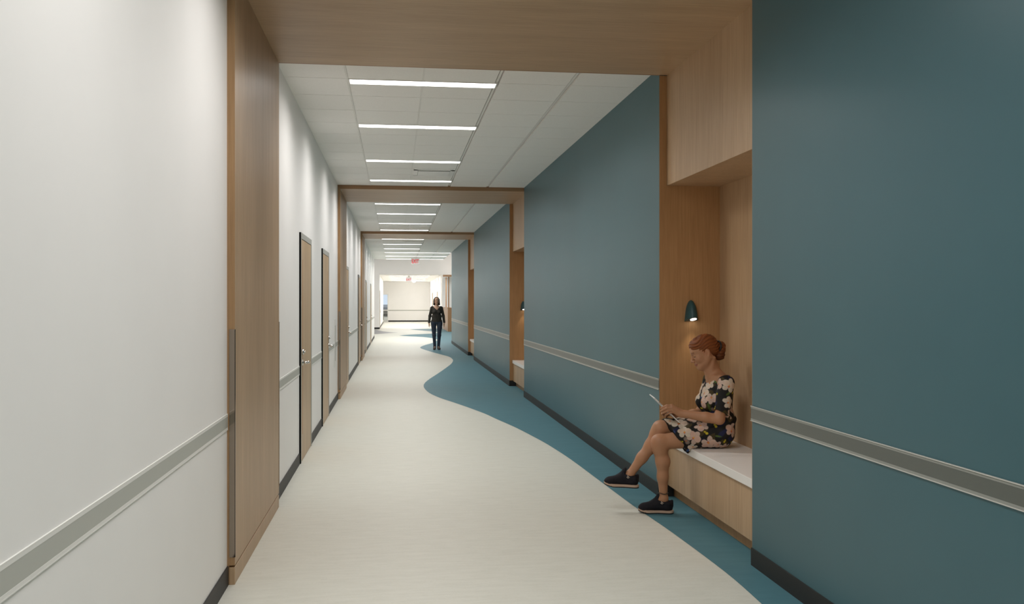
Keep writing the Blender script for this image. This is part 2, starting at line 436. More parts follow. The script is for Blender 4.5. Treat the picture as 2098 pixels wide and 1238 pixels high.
# ------------------------------------------------------------------ wood portals: left panel, beam, alcove, bench, sconce
nth = ['nearest', 'second', 'third']
for k, (a, c_) in enumerate(PORT):
    n = nth[k]
    # left wall panel
    t = thing('wall_panel', f'tall wood veneer wall panel on the left at the {n} portal', 'wall panel', (XP, (a + c_) / 2, 0), 'wood panels on the left wall')
    boxes('panel', [(XL + 0.010, XP, a + 0.004, c_ - 0.004, 0.103, ZB)], M['wood_z'], t)
    boxes('backing', [(XL, XL + 0.010, a, c_, 0.0, ZB)], M['wood_band'], t)
    boxes('plinth', [(XL + 0.010, XP, a + 0.002, c_ - 0.002, 0.0, 0.092)], M['wood_z'], t, bevel=0.002)
    boxes('edge_band', [(XL + 0.010, XP, a, a + 0.004, 0.103, ZB), (XL + 0.010, XP, c_ - 0.004, c_, 0.103, ZB)], M['wood_band'], t)
    for near in (0, 1):
        ya, yb = (a - 0.003, a - 0.0005) if near == 0 else (c_ + 0.0005, c_ + 0.003)
        yc, yd = (a - 0.003, a + 0.006) if near == 0 else (c_ - 0.006, c_ + 0.003)
        boxes('corner_guard', [(XP - 0.028, XP + 0.003, ya, yb, 0.147, 1.355), (XP + 0.0005, XP + 0.003, yc, yd, 0.147, 1.355)], M['steel'], t)
    # beam across the ceiling
    t = thing('portal_beam', f'wood clad ceiling beam of the {n} portal', 'beam', ((XL + XR) / 2, (a + c_) / 2, ZB), 'wood ceiling beams')
    boxes('soffit', [(XL, 2.50, a + 0.02, c_ - 0.02, ZB, ZB + 0.02)], M['wood_x'], t)
    boxes('fascia', [(XL, 2.017, a, a + 0.02, ZB, ZC + 0.05), (XL, 2.017, c_ - 0.02, c_, ZB, ZC + 0.05)], M['wood_edge_x'], t)
    boxes('core', [(XL, 2.50, a + 0.02, c_ - 0.02, ZB + 0.02, 3.7)], M['tee'], t)
    # alcove lining
    t = thing('bench_alcove', f'wood lined bench alcove at the {n} portal on the right', 'alcove', (2.3, (a + c_) / 2, 0), 'wood lined alcoves')
    boxes('end_panel', [(XR + 0.001, 2.50, c_ - 0.005, c_ - 0.001, 0.0, ZB)], M['wood_edge'], t)
    boxes('end_panel', [(XR + 0.001, 2.50, a + 0.001, a + 0.005, 0.0, ZB)], M['wood_edge'], t)
    boxes('back_panel', [(2.50, 2.52, a + 0.001, c_ - 0.001, 0.0, ZB)], M['wood_z'], t)
    boxes('overhead_box', [(2.075, 2.50, a + 0.005, c_ - 0.005, 2.398, ZB)], M['wood_z'], t)
    boxes('base_strip', [(XR + 0.001, 2.13, c_ - 0.009, c_ - 0.005, 0.0, 0.1)], M['base'], t)
    # bench
    t = thing('bench', f'built-in wood bench with a white seat in the {n} alcove', 'bench', (2.3, (a + c_) / 2, 0), 'benches in the alcoves')
    boxes('front_panel', [(2.082, 2.499, a + 0.006, c_ - 0.006, 0.090, 0.408)], M['wood_z'], t)
    boxes('toe_kick', [(2.135, 2.499, a + 0.006, c_ - 0.010, 0.0, 0.090)], M['wood_edge'], t)
    boxes('seat_top', [(2.066, 2.499, a + 0.006, c_ - 0.006, 0.408, 0.463)], M['seat'], t, bevel=0.003)

def sconce(xc, yw, zb, label):
    """bullet shaped down light on the alcove's end panel; its mouth is cut at a slant"""
    t = thing('wall_sconce', label, 'wall lamp', (xc, yw, zb), 'reading lamps in the alcoves')
    bm = bmesh.new()
    prof = [(0.0, 1.0), (0.03, 0.985), (0.10, 0.965), (0.30, 0.90), (0.50, 0.82), (0.68, 0.70), (0.82, 0.54), (0.92, 0.37), (0.98, 0.17), (1.0, 0.0)]
    Hh, rx, ry = 0.163, 0.052, 0.085
    seg = 32
    rings = []
    for h, r_ in prof:
        ring = []
        for s in range(seg):
            an = math.pi + math.pi * s / (seg - 1)               # half round, flat against the panel
            x = xc + rx * max(r_, 0.001) * math.cos(an)
            y = yw + ry * max(r_, 0.001) * math.sin(an)
            z = zb + h * Hh + (1 - h) ** 3 * (0.34 * (yw - y) + 0.06 * (x - xc))
            ring.append(bm.verts.new((x, y, z)))
        rings.append(ring)
    for r0, r1 in zip(rings, rings[1:]):
        for s in range(seg - 1):
            f = bm.faces.new((r0[s], r0[s + 1], r1[s + 1], r1[s])); f.smooth = True
    bm.faces.new(rings[0])
    back = [r_[0] for r_ in rings] + [r_[-1] for r_ in rings[::-1]]
    bm.faces.new(back)
    mesh_obj('shade', bm, M['sconce'], t)
    bm = bmesh.new()
    ring = []
    for s in range(20):
        an = 2 * math.pi * s / 20
        x = xc + 0.006 + 0.024 * math.cos(an); y = yw - 0.042 + 0.026 * math.sin(an)
        ring.append(bm.verts.new((x, y, zb - 0.002 + 0.34 * (yw - y) + 0.06 * (x - xc))))
    bm.faces.new(ring)
    ex = bmesh.ops.extrude_face_region(bm, geom=bm.faces[:])
    bmesh.ops.translate(bm, verts=[v for v in ex['geom'] if isinstance(v, bmesh.types.BMVert)], vec=(0, 0, 0.006))
    mesh_obj('lens', bm, M['glow'], t)
    L = bpy.data.lights.new('sconce_beam', 'SPOT'); L.energy = 2.2; L.color = (1, 0.86, 0.66); L.spot_size = R(75); L.spot_blend = 0.8; L.shadow_soft_size = 0.02
    o = bpy.data.objects.new('sconce_beam', L); COL.objects.link(o)
    o.parent = t
    o.location = (0, -0.055, -0.004); o.rotation_euler = (R(-8), 0, 0)
sconce(2.268, PORT[0][1] - 0.005, 1.352, 'dark teal bullet wall lamp above the seated woman')
sconce(2.262, PORT[1][1] - 0.005, 1.352, 'dark teal bullet wall lamp in the second alcove, half hidden')

# ------------------------------------------------------------------ doors
DOORS = [(8.59, 9.68, 'near', 'wooden door nearest the camera in the left wall'),
         (11.13, 12.20, 'far', 'second wooden door of the left wall, just before the second portal'),
         (16.22, 17.29, 'far', 'wooden door just behind the second left wall panel'),
         (21.74, 22.86, 'far', 'wooden door just before the third left wall panel'),
         (26.95, 28.05, 'far', 'wooden door first beyond the third left wall panel'),
         (32.25, 33.35, 'far', 'last wooden door of the near left wall')]
def door(n, xw, y0, y1, side, label, sgn=1, top=2.148, pale=False):
    """frame stands proud of the wall plane x = xw; sgn +1 opens towards +x"""
    t = thing(f'door_{n}', label, 'door', (xw, (y0 + y1) / 2, 0), kind='structure')
    X = lambda a_, b_: (min(xw + sgn * a_, xw + sgn * b_), max(xw + sgn * a_, xw + sgn * b_))
    p = 0.016
    boxes('door_frame', [(*X(0, p), y0 + 0.003, y0 + 0.052, 0, top), (*X(0, p), y1 - 0.052, y1 - 0.003, 0, top), (*X(0, p), y0 + 0.052, y1 - 0.052, top - 0.055, top)], M['frame'], t)
    boxes('frame_strip', [(*X(0, p + 0.001), y0 + (0.0015 if pale else 0), y0 + 0.003, 0, top), (*X(0, 0.006), y0 + 0.052, y0 + 0.056, 0.006, top - 0.06), (*X(0, 0.006), y0 + 0.056, y1 - 0.056, top - 0.06, top - 0.055)], M['frame'] if pale else M['black'], t)  # thin strips on the frame's near side and round the leaf, black unless pale
    ya, yb = y0 + 0.056, y1 - 0.054
    leaf = boxes('leaf', [(*X(0, 0.012), ya, yb, 0.006, top - 0.06)], M['door'], t)
    yl = ya + 0.13 if side == 'near' else yb - 0.13
    boxes('inlay', [(*X(0.012, 0.0135), yl - 0.007, yl + 0.007, 0.25, 1.90)], M['door_line'], leaf)
    yk = ya + 0.07 if side == 'near' else yb - 0.07
    d = 1 if side == 'near' else -1
    bm = bmesh.new()
    xs = xw + sgn * 0.012
    tube(bm, [(xs, yk, 0.93), (xs + sgn * 0.010, yk, 0.93)], 0.028, 20)
    tube(bm, [(xs + sgn * 0.010, yk, 0.93), (xs + sgn * 0.050, yk, 0.93)], 0.012, 14)
    tube(bm, [(xs + sgn * 0.050, yk - d * 0.008, 0.93), (xs + sgn * 0.056, yk + d * 0.04, 0.932), (xs + sgn * 0.058, yk + d * 0.085, 0.928), (xs + sgn * 0.050, yk + d * 0.12, 0.921)], [0.012, 0.012, 0.010, 0.008], 12)
    mesh_obj('lever_handle', bm, M['chrome'], t)
    bm = bmesh.new()
    tube(bm, [(xs, yk, 1.03), (xs + sgn * 0.014, yk, 1.03), (xs + sgn * 0.018, yk, 1.03)], [0.026, 0.026, 0.020], 20)
    tube(bm, [(xs + sgn * 0.018, yk, 1.03), (xs + sgn * 0.032, yk, 1.03)], 0.008, 10)
    mesh_obj('deadbolt', bm, M['chrome'], t)
    return t
for n, (y0, y1, side, label) in enumerate(DOORS):
    door(n + 1, XL, y0, y1, side, label, pale=n > 3)
door(7, XL, 51.6, 52.7, 'far', 'wooden door in the left wall of the far corridor', pale=True)
door(8, XFR, 55.9, 57.0, 'near', 'nearer door edge in the right wall of the far corridor', -1, pale=True)
door(9, XFR, 63.3, 64.4, 'near', 'farther door edge in the right wall of the far corridor', -1, pale=True)

# ------------------------------------------------------------------ baseboards and bumper rails
def spans(y0, y1, holes):
    out = [[y0, y1]]
    for a, c_ in holes:
        nxt = []
        for s0, s1 in out:
            if c_ <= s0 or a >= s1: nxt.append([s0, s1]); continue
            if a > s0: nxt.append([s0, a])
            if c_ < s1: nxt.append([c_, s1])
        out = nxt
    return out
holesL = [(a, c_) for a, c_ in PORT] + [(d[0], d[1]) for d in DOORS]
struct('baseboard_left', [(XL, XL + 0.008, a, c_, 0, 0.1) for a, c_ in spans(YB, YE, holesL)] + [(XL - 0.2, XL + 0.008, YE, YE + 0.008, 0, 0.1)], M['base'], 'charcoal baseboard along the left wall', 'baseboard')
struct('baseboard_right', [(XR - 0.008, XR, a, c_, 0, 0.1) for a, c_ in tw] + [(XR - 0.008, 2.62, YT, YT + 0.008, 0, 0.1)], M['base'], 'charcoal baseboard along the teal wall', 'baseboard')
struct('baseboard_far', [(XL, XL + 0.008, a, c_, 0, 0.1) for a, c_ in spans(YJ, 66.1, [(51.6, 52.7)])] + [(-5.1, XL + 0.008, YJ - 0.008, YJ, 0, 0.1), (-0.545, XFR, YF - 0.008, YF, 0, 0.1)]
       + [(XFR - 0.008, XFR, a, c_, 0, 0.1) for a, c_ in spans(YJ, YF, [(55.9, 57.0), (63.3, 64.4)])], M['base'], 'charcoal baseboard of the far corridor and lobby', 'baseboard')

def rail(x, sgn, y0, y1, label, mc='rail', ml='rail_lip'):
    t = thing('bumper_rail', label, 'wall rail', (x, (y0 + y1) / 2, 0.865), 'grey bumper rails')
    X = lambda a_, b_: (min(x + sgn * a_, x + sgn * b_), max(x + sgn * a_, x + sgn * b_))
    boxes('cover', [(*X(0, 0.004), y0, y1, 0.836, 0.894)], M[mc], t)
    for z0, z1, zz in ((0.894, 0.908, 0.905), (0.822, 0.836, 0.8225)):
        boxes('edge_lip', [(*X(0, 0.0045), y0, y1, z0, z1), (*X(0.0045, 0.008 if sgn < 0 else 0.0048), y0, y1, zz - 0.0005, zz + 0.003, 1)], [M[ml], M['ridge'] if sgn < 0 else M[ml]], t)
lab_left = ['grey bumper rail on the white wall left of the nearest wood panel',
            'short bumper rail between the nearest panel and the first left door',
            'bumper rail between the two nearest left doors',
            'bumper rail stub between the second left door and the tall wall plate',
            'bumper rail stub between the tall wall plate and the second wood panel',
            'bumper rail stub just before the door behind the second wood panel',
            'bumper rail between the third and fourth left doors',
            'bumper rail stub between the fourth left door and the third wood panel',
            'bumper rail between the third wood panel and the fifth left door',
            'bumper rail between the last two left doors before the lobby',
            'farthest bumper rail of the near left wall']
sp = spans(YB, YE - 0.15, holesL + [(13.40, 13.62)])
for (a, c_), lb in zip([s for s in sp if s[1] - s[0] > 0.1], lab_left):
    rail(XL, 1, a, c_, lb)
lab_right = ['grey bumper rail on the teal wall at right, nearest the camera', 'long bumper rail on the teal wall behind the seated woman',
             'bumper rail on the teal wall between the second and third alcoves', 'farthest bumper rail on the teal wall beside the standing woman']
for (a, c_), lb in zip(tw, lab_right):
    rail(XR, -1, a - (0 if a == YB else 0.0), c_ + (0.008 if c_ < 30 else 0), lb, 'rail_teal', 'lip_teal')
t = thing('bumper_rail', 'pale grey bumper rail across the far end wall', 'wall rail', (1.0, YF, 0.865), 'grey bumper rails')
boxes('cover', [(-0.545, XFR, YF - 0.012, YF, 0.83, 0.90)], M['rail'], t)
boxes('edge_lip', [(-0.545, XFR, YF - 0.015, YF, 0.90, 0.915)], M['rail_lip'], t)

# tall wall plate between the second door and the second panel
t = thing('wall_plate', 'tall white wall plate with a vertical grey strip past the second door', 'wall plate', (XL, 13.51, 0.9))
boxes('plate', [(XL, XL + 0.008, 13.40, 13.62, 0.55, 1.25)], M['trim'], t, bevel=0.002)
boxes('grey_strip', [(XL + 0.008, XL + 0.014, 13.49, 13.53, 0.64, 1.157)], M['frame'], t)

# ------------------------------------------------------------------ exit signs
def exit_sign(xc, y, zc, w_, h_, zceil, label, cap_h, glow):
    t = thing('exit_sign', label, 'exit sign', (xc, y, zc), 'exit signs')
    boxes('panel', [(xc - w_ / 2, xc + w_ / 2, y, y + 0.012, zc - h_ / 2, zc + h_ / 2)], M['acrylic'] if glow else M['clear_acrylic'], t)
    boxes('mount', [(xc - w_ * 0.45, xc + w_ * 0.45, y - 0.02, y + 0.035, zc + h_ / 2, zc + h_ / 2 + 0.03), (xc - 0.05, xc + 0.05, y - 0.01, y + 0.02, zc + h_ / 2 + 0.03, zceil)], M['trim'], t)
    cu = bpy.data.curves.new('letters', 'FONT')
    cu.body = 'EXIT'; cu.align_x = 'CENTER'; cu.align_y = 'CENTER'; cu.extrude = 0.002; cu.offset = 0.025
    tmp = bpy.data.objects.new('letters_tmp', cu); COL.objects.link(tmp)
    dg = bpy.context.evaluated_depsgraph_get()
    me = bpy.data.meshes.new_from_object(tmp.evaluated_get(dg))
    bpy.data.objects.remove(tmp)
    co = np.empty(len(me.vertices) * 3, np.float32); me.vertices.foreach_get('co', co); co = co.reshape(-1, 3)
    mn, mx = co.min(0), co.max(0)
    out = np.empty_like(co)
    out[:, 0] = (co[:, 0] - (mn[0] + mx[0]) / 2) / (mx[0] - mn[0]) * w_ * (0.86 if glow else 0.80)
    out[:, 2] = (co[:, 1] - (mn[1] + mx[1]) / 2) / (mx[1] - mn[1]) * cap_h
    out[:, 1] = -0.003 - co[:, 2]
    me.vertices.foreach_set('co', out.ravel()); me.update()
    me.materials.clear(); me.materials.append(M['red'])
    o = bpy.data.objects.new('letters', me); COL.objects.link(o); o.parent = t
exit_sign(0.79, 36.8, 3.145, 0.35, 0.22, ZC, 'nearer hanging exit sign with red letters below the wide strips', 0.165, 0)
exit_sign(0.762, 53.0, 2.80, 0.34, 0.23, ZF, 'farther exit sign with red letters in the far corridor', 0.14, 0.3)

# ------------------------------------------------------------------ reception counter, posts, fascia
t = thing('reception_counter', 'light wood reception counter behind the standing woman', 'counter', (2.9, 46.0, 0))
boxes('body', [(2.62, 2.70, 46.01, 50.55, 0.10, 1.17), (2.62, 5.5, 45.93, 46.01, 0.10, 1.17)], M['counter_wood'], t)
boxes('countertop', [(2.60, 2.90, 46.25, 50.55, 1.17, 1.215), (2.60, 5.5, 45.91, 46.25, 1.17, 1.215)], M['counter_wood'], t)
boxes('plinth', [(2.625, 2.70, 46.0, 50.55, 0.0, 0.10), (2.625, 5.5, 45.935, 46.0, 0.0, 0.10)], M['counter_wood'], t)
for x, y, lb in ((2.635, 48.2, 'slim wooden post on the counter, farther back beside the woman'), (2.64, 45.95, 'wooden post on the front corner of the counter'), (2.84, 45.95, 'wooden post on the counter hard against the teal wall end')):
    tag(boxes('wooden_post', [(x, x + 0.055, y, y + 0.07, 1.215, 2.80)], M['counter_wood'], None, (x, y, 1.215)), lb, 'post', 'posts on the reception counter')
tag(boxes('fascia_beam', [(2.37, 5.5, 45.85, 45.93, 2.775, 2.875)], M['counter_wood'], None, (2.37, 45.9, 2.775)), 'wood fascia above the reception counter', 'beam')
struct('ceiling_counter', [(2.70, 6.9, 45.93, YJ, 2.85, 2.95)], M['white'], 'white dropped ceiling above the reception counter', 'ceiling')

# ------------------------------------------------------------------ far glazed opening and what lies beyond
t = thing('window_1', 'glazed white framed opening at the left of the far end wall', 'window', (-1.1, YF, 0), kind='structure')
boxes('frame', [(-0.605, -0.545, YF - 0.02, YF + 0.15, 0, 2.115), (-1.75, -1.69, YF - 0.02, YF + 0.15, 0, 2.115), (-1.69, -0.605, YF - 0.02, YF + 0.15, 2.06, 2.115), (-1.69, -0.605, YF, YF + 0.13, 0, 0.085)], M['trim'], t)
boxes('mid_rail', [(-1.69, -0.605, YF, YF + 0.12, 0.84, 0.90)], M['trim'], t)
boxes('pane', [(-1.69, -0.605, YF + 0.05, YF + 0.058, 0.085, 0.84), (-1.69, -0.605, YF + 0.05, YF + 0.058, 0.90, 2.06)], M['glass'], t)
t = thing('chair', 'small dark chair beyond the glazed opening', 'chair', (-0.83, 76.5, 0))
boxes('seat', [(-1.03, -0.55, 76.3, 76.75, 0.38, 0.46)], M['dark_fabric'], t, bevel=0.02)
boxes('backrest', [(-0.62, -0.54, 76.3, 76.75, 0.46, 0.85)], M['dark_fabric'], t, bevel=0.02)
for x in (-1.0, -0.58):
    for y in (76.33, 76.72):
        bm = bmesh.new(); tube(bm, [(x, y, 0.0), (x, y, 0.40)], 0.02, 8); mesh_obj('leg', bm, M['dark_fabric'], t)
t = thing('far_building', 'grey flat roofed building seen through the far glazed opening', 'building', (-4, 215, -14))
boxes('block', [(-9.0, 8, 205, 225, -14, 0.35)], M['sky_block'], t)
boxes('parapet', [(-9.1, 8.1, 204.9, 225.1, 0.30, 0.6)], M['grey_panel'], t)
boxes('penthouse', [(-3.2, 5, 208, 218, 0.6, 0.9)], M['grey_panel'], t)
struct('ground', [(-150, 150, 98, 400, -14.5, -14.0)], M['sky_block'], 'grey ground far below the window', 'ground')

# ------------------------------------------------------------------ people: bodies and clothes grown from smooth distance fields
def axis(lo, hi, coarse, fine=()):
    out = [lo]
    while out[-1] < hi:
        st = coarse
        for a, b_, s in fine:
            if a - 1e-9 <= out[-1] < b_: st = min(st, s)
        out.append(out[-1] + st)
    return np.array(out, np.float32)

class Field:
    def __init__(s, xs, ys, zs):
        s.xs, s.ys, s.zs = xs, ys, zs
        s.F = np.full((len(xs), len(ys), len(zs)), 0.2, np.float32)
    def win(s, lo, hi):
        r = []
        for ax, a, b_ in zip((s.xs, s.ys, s.zs), lo, hi):
            i0 = max(int(np.searchsorted(ax, a)) - 1, 0); i1 = min(int(np.searchsorted(ax, b_)) + 1, len(ax))
            r.append(slice(i0, max(i1, i0 + 1)))
        return tuple(r)
    def grid(s, w_):
        return s.xs[w_[0]][:, None, None], s.ys[w_[1]][None, :, None], s.zs[w_[2]][None, None, :]
    def _put(s, w_, d, k, mode):
        a = s.F[w_]
        if mode == 'add':
            if k <= 0: s.F[w_] = np.minimum(a, d); return
            h = np.clip(0.5 + 0.5 * (d - a) / k, 0, 1)
            s.F[w_] = d + (a - d) * h - k * h * (1 - h)
        else:
            if k <= 0: s.F[w_] = np.maximum(a, -d); return
            h = np.clip(0.5 - 0.5 * (a + d) / k, 0, 1)
            s.F[w_] = a + (-d - a) * h + k * h * (1 - h)
    def rc(s, a, b_, r1, r2=None, k=0.02, mode='add', sy=1.0):
        r2 = r1 if r2 is None else r2
        a = np.array(a, np.float32); b_ = np.array(b_, np.float32)
        m = max(r1, r2) * max(1, 1 / sy) + k + 0.02
        w_ = s.win(np.minimum(a, b_) - m, np.maximum(a, b_) + m)
        X, Y, Z = s.grid(w_)
        ba = b_ - a; L = float(ba @ ba) + 1e-12
        t = np.clip(((X - a[0]) * ba[0] + (Y - a[1]) * ba[1] + (Z - a[2]) * ba[2]) / L, 0, 1)
        d = np.sqrt((X - a[0] - t * ba[0]) ** 2 + ((Y - a[1] - t * ba[1]) * sy) ** 2 + (Z - a[2] - t * ba[2]) ** 2) - (r1 + t * (r2 - r1))
        s._put(w_, d, k, mode)
    def chain(s, pts, rs, k=0.01, mode='add'):
        for p, q, r1, r2 in zip(pts, pts[1:], rs, rs[1:]):
            s.rc(p, q, r1, r2, k, mode)
    def el(s, c_, r_, k=0.02, mode='add', rot=None, org=None):
        """ellipsoid; with rot/org the centre and radii are given in that frame"""
        c_ = np.array(c_, np.float32); r_ = np.array(r_, np.float32)
        m = float(max(r_)) + k + 0.02
        cw = c_ if rot is None else rot @ c_ + org
        w_ = s.win(cw - m, cw + m)
        X, Y, Z = s.grid(w_)
        if rot is None:
            u, v, q = X - c_[0], Y - c_[1], Z - c_[2]
        else:
            x, y, z = X - cw[0], Y - cw[1], Z - cw[2]
            u = rot[0, 0] * x + rot[1, 0] * y + rot[2, 0] * z
            v = rot[0, 1] * x + rot[1, 1] * y + rot[2, 1] * z
            q = rot[0, 2] * x + rot[1, 2] * y + rot[2, 2] * z
        k0 = np.sqrt((u / r_[0]) ** 2 + (v / r_[1]) ** 2 + (q / r_[2]) ** 2)
        k1 = np.sqrt((u / r_[0] ** 2) ** 2 + (v / r_[1] ** 2) ** 2 + (q / r_[2] ** 2) ** 2) + 1e-9
        s._put(w_, k0 * (k0 - 1) / k1, k, mode)
    def cut(s, lo, hi, fn, k=0.0):
        """keep only where fn(X, Y, Z) < 0, inside the window lo..hi"""
        w_ = s.win(lo, hi); X, Y, Z = s.grid(w_)
        s._put(w_, -np.broadcast_to(fn(X, Y, Z), s.F[w_].shape), k, 'sub')
    def union(s, o, k):
        s._put((slice(None),) * 3, o.F, k, 'add')
    def like(s):
        return Field(s.xs, s.ys, s.zs)
    def mesh(s):
        F, xs, ys, zs = s.F, s.xs, s.ys, s.zs
        S = F < 0
        nx, ny, nz = F.shape
        cnt = np.zeros((nx - 1, ny - 1, nz - 1), np.int8)
        corners = [(i, j, k) for i in (0, 1) for j in (0, 1) for k in (0, 1)]
        for i, j, k in corners:
            cnt += S[i:nx - 1 + i, j:ny - 1 + j, k:nz - 1 + k]
        I, J, K = np.nonzero((cnt > 0) & (cnt < 8))
        idx = np.full(cnt.shape, -1, np.int64); idx[I, J, K] = np.arange(len(I))
        acc = np.zeros((len(I), 3)); n = np.zeros(len(I))
        for c0 in corners:
            for ax in range(3):
                if c0[ax]: continue
                c1 = list(c0); c1[ax] = 1
                f0 = F[I + c0[0], J + c0[1], K + c0[2]]; f1 = F[I + c1[0], J + c1[1], K + c1[2]]
                m = (f0 < 0) != (f1 < 0)
                t = np.where(m, f0 / np.where(m, f0 - f1, 1), 0)
                p0 = np.stack([xs[I + c0[0]], ys[J + c0[1]], zs[K + c0[2]]], 1)
                p1 = np.stack([xs[I + c1[0]], ys[J + c1[1]], zs[K + c1[2]]], 1)
                acc += np.where(m[:, None], p0 + (p1 - p0) * t[:, None], 0); n += m
        V = acc / n[:, None]
        quads = []
        for ax in range(3):
            a = [slice(None)] * 3; b_ = [slice(None)] * 3
            a[ax] = slice(0, -1); b_[ax] = slice(1, None)
            e = S[tuple(a)] != S[tuple(b_)]
            i, j, k = np.nonzero(e)
            g = np.stack([i, j, k], 1)
            o1, o2 = [(1, 2), (2, 0), (0, 1)][ax]
            ok = (g[:, o1] > 0) & (g[:, o2] > 0) & (g[:, o1] < cnt.shape[o1]) & (g[:, o2] < cnt.shape[o2])
            g = g[ok]
            def cell(d1, d2):
                h = g.copy(); h[:, o1] -= d1; h[:, o2] -= d2
                return idx[h[:, 0], h[:, 1], h[:, 2]]
            q = np.stack([cell(1, 1), cell(0, 1), cell(0, 0), cell(1, 0)], 1)
            flip = ~S[g[:, 0], g[:, 1], g[:, 2]]
            q[flip] = q[flip][:, ::-1]
            quads.append(q)
        return V, np.concatenate(quads)

def field_obj(name, fld, mat, parent=None, color=None, loc=(0, 0, 0), rz=0.0, smooth=1):
    V, Q = fld.mesh()
    for _ in range(smooth):                         # light relaxation of the grid steps
        s = np.zeros_like(V); c_ = np.zeros(len(V))
        for a in range(4):
            i, j = Q[:, a], Q[:, (a + 1) % 4]
            for ax in range(3):
                s[:, ax] += np.bincount(i, V[j, ax], len(V)) + np.bincount(j, V[i, ax], len(V))
            c_ += np.bincount(i, minlength=len(V)) + np.bincount(j, minlength=len(V))
        V = 0.5 * V + 0.5 * s / np.maximum(c_, 1)[:, None]
    me = bpy.data.meshes.new(name)
    me.from_pydata(V.tolist(), [], Q.tolist())
    me.polygons.foreach_set('use_smooth', [True] * len(Q))
    me.materials.append(mat)
    if color is not None:
        at = me.color_attributes.new('tint', 'FLOAT_COLOR', 'POINT')
        N = np.empty(len(V) * 3, np.float32); me.vertices.foreach_get('normal', N)
        c_ = np.ones((len(V), 4), np.float32); c_[:, :3] = color(V, N.reshape(-1, 3))
        at.data.foreach_set('color', c_.ravel())
    me.update()
    o = bpy.data.objects.new(name, me)
    COL.objects.link(o)
    o.location = loc; o.rotation_euler = (0, 0, rz)
    if parent: o.parent = parent
    return o

def head_frame(org, pitch, yaw):
    cp, sp, cw, sw = math.cos(pitch), math.sin(pitch), math.cos(yaw), math.sin(yaw)
    P = np.array([[cp, 0, sp], [0, 1, 0], [-sp, 0, cp]])
    Yw = np.array([[cw, -sw, 0], [sw, cw, 0], [0, 0, 1]])
    return (Yw @ P).astype(np.float32), np.array(org, np.float32)

def add_head(f, rot, org, lip=1.0):
    T = lambda p: rot @ np.array(p, np.float32) + org
    E = lambda c_, r_, k=0.02, mode='add': f.el(c_, r_, k, mode, rot, org)
    C = lambda a, b_, r1, r2=None, k=0.02, mode='add': f.rc(T(a), T(b_), r1, r2, k, mode)
    E((-.012, 0, .03), (.093, .073, .084), .02)
    E((.030, 0, .030), (.056, .060, .052), .03)
    E((.028, 0, -.035), (.056, .055, .072), .03)
    for y in (-1, 1):
        C((-.012, y * .054, -.045), (.060, y * .012, -.100), .019, .014, .035)
        E((.052, y * .037, -.033), (.026, .023, .024), .025)
    E((.069, 0, -.100), (.017, .017, .015), .02)
    C((.077, -.028, .014), (.077, .028, .014), .010, .010, .02)
    for y in (-1, 1):
        E((.096, y * .031, -.006), (.018, .017, .010), .012, 'sub')
        E((.071, y * .031, -.006), (.0135, .014, .0125), .004)
    C((.082, 0, .006), (.104, 0, -.040), .0065, .0095, .010)
    E((.104, 0, -.041), (.011, .010, .009), .006)
    for y in (-1, 1):
        E((.096, y * .011, -.045), (.010, .007, .007), .005)
    E((.083, 0, -.061), (.010, .016, .010), .012)
    E((.0860 - .006 * (1 - lip), 0, -.0675), (.0100, .022, .0052), .003)
    E((.0842 - .006 * (1 - lip), 0, -.0770), (.0100, .018, .0058), .003)
    C((.0985, -.02, -.0722), (.0985, .02, -.0722), .0012, .0012, .003, 'sub')
    for y in (-1, 1):
        r2, o2 = rot, org
        E((-.014, y * .072, -.010), (.017, .009, .029), .006)
        E((-.008, y * .080, -.010), (.009, .005, .018), .004, 'sub')
        E((-.006, y * .071, -.036), (.009, .007, .010), .005)
    return T

def head_uv(V, rot, org):
    return (V - org) @ rot

def skin_paint(V, rot, org, skin, lip, brow, lash=True, eyes=False):
    c_ = np.tile(np.array(skin, np.float32), (len(V), 1))
    h = head_uv(V, rot, org); x, y, z = h[:, 0], np.abs(h[:, 1]), h[:, 2]
    def mixin(mask, col):
        m = np.clip(mask, 0, 1)[:, None]
        c_[:] = c_ * (1 - m) + np.array(col) * m
    front = x > .055
    inhead = (np.abs(h[:, 2]) < .13) & (np.abs(h[:, 0]) < .14) & (y < .1)
    mixin(np.exp(-((y - .042) / .018) ** 2 - ((z + .035) / .02) ** 2) * .30 * inhead * (x > .03), (skin[0] * 1.02, skin[1] * .72, skin[2] * .68))
    mixin(np.exp(-((y - .07) / .02) ** 2 - ((z + .01) / .03) ** 2) * .35 * inhead * (np.abs(x + .01) < .03), (skin[0], skin[1] * .74, skin[2] * .68))
    mixin((1.2 - ((y / .020) ** 2 + ((z + .0722) / .0088) ** 2)) * 3 * front * inhead, lip)
    zb = .019 - .15 * np.maximum(y - .036, 0)
    mixin((1.2 - np.abs((z - zb) / .0045)) * 2 * front * inhead * (y > .013) * (y < .047), brow)
    if lash:
        mixin((1.2 - np.abs((z + .0135 + .1 * np.maximum(.036 - y, 0)) / .0026)) * 2 * (x > .05) * inhead * (y > .018) * (y < .046), (.05, .025, .015))
    if eyes:
        mixin((1.2 - ((y - .031) / .014) ** 2 - ((z + .006) / .006) ** 2) * 3 * (x > .05) * inhead, (.03, .02, .018))
    return c_

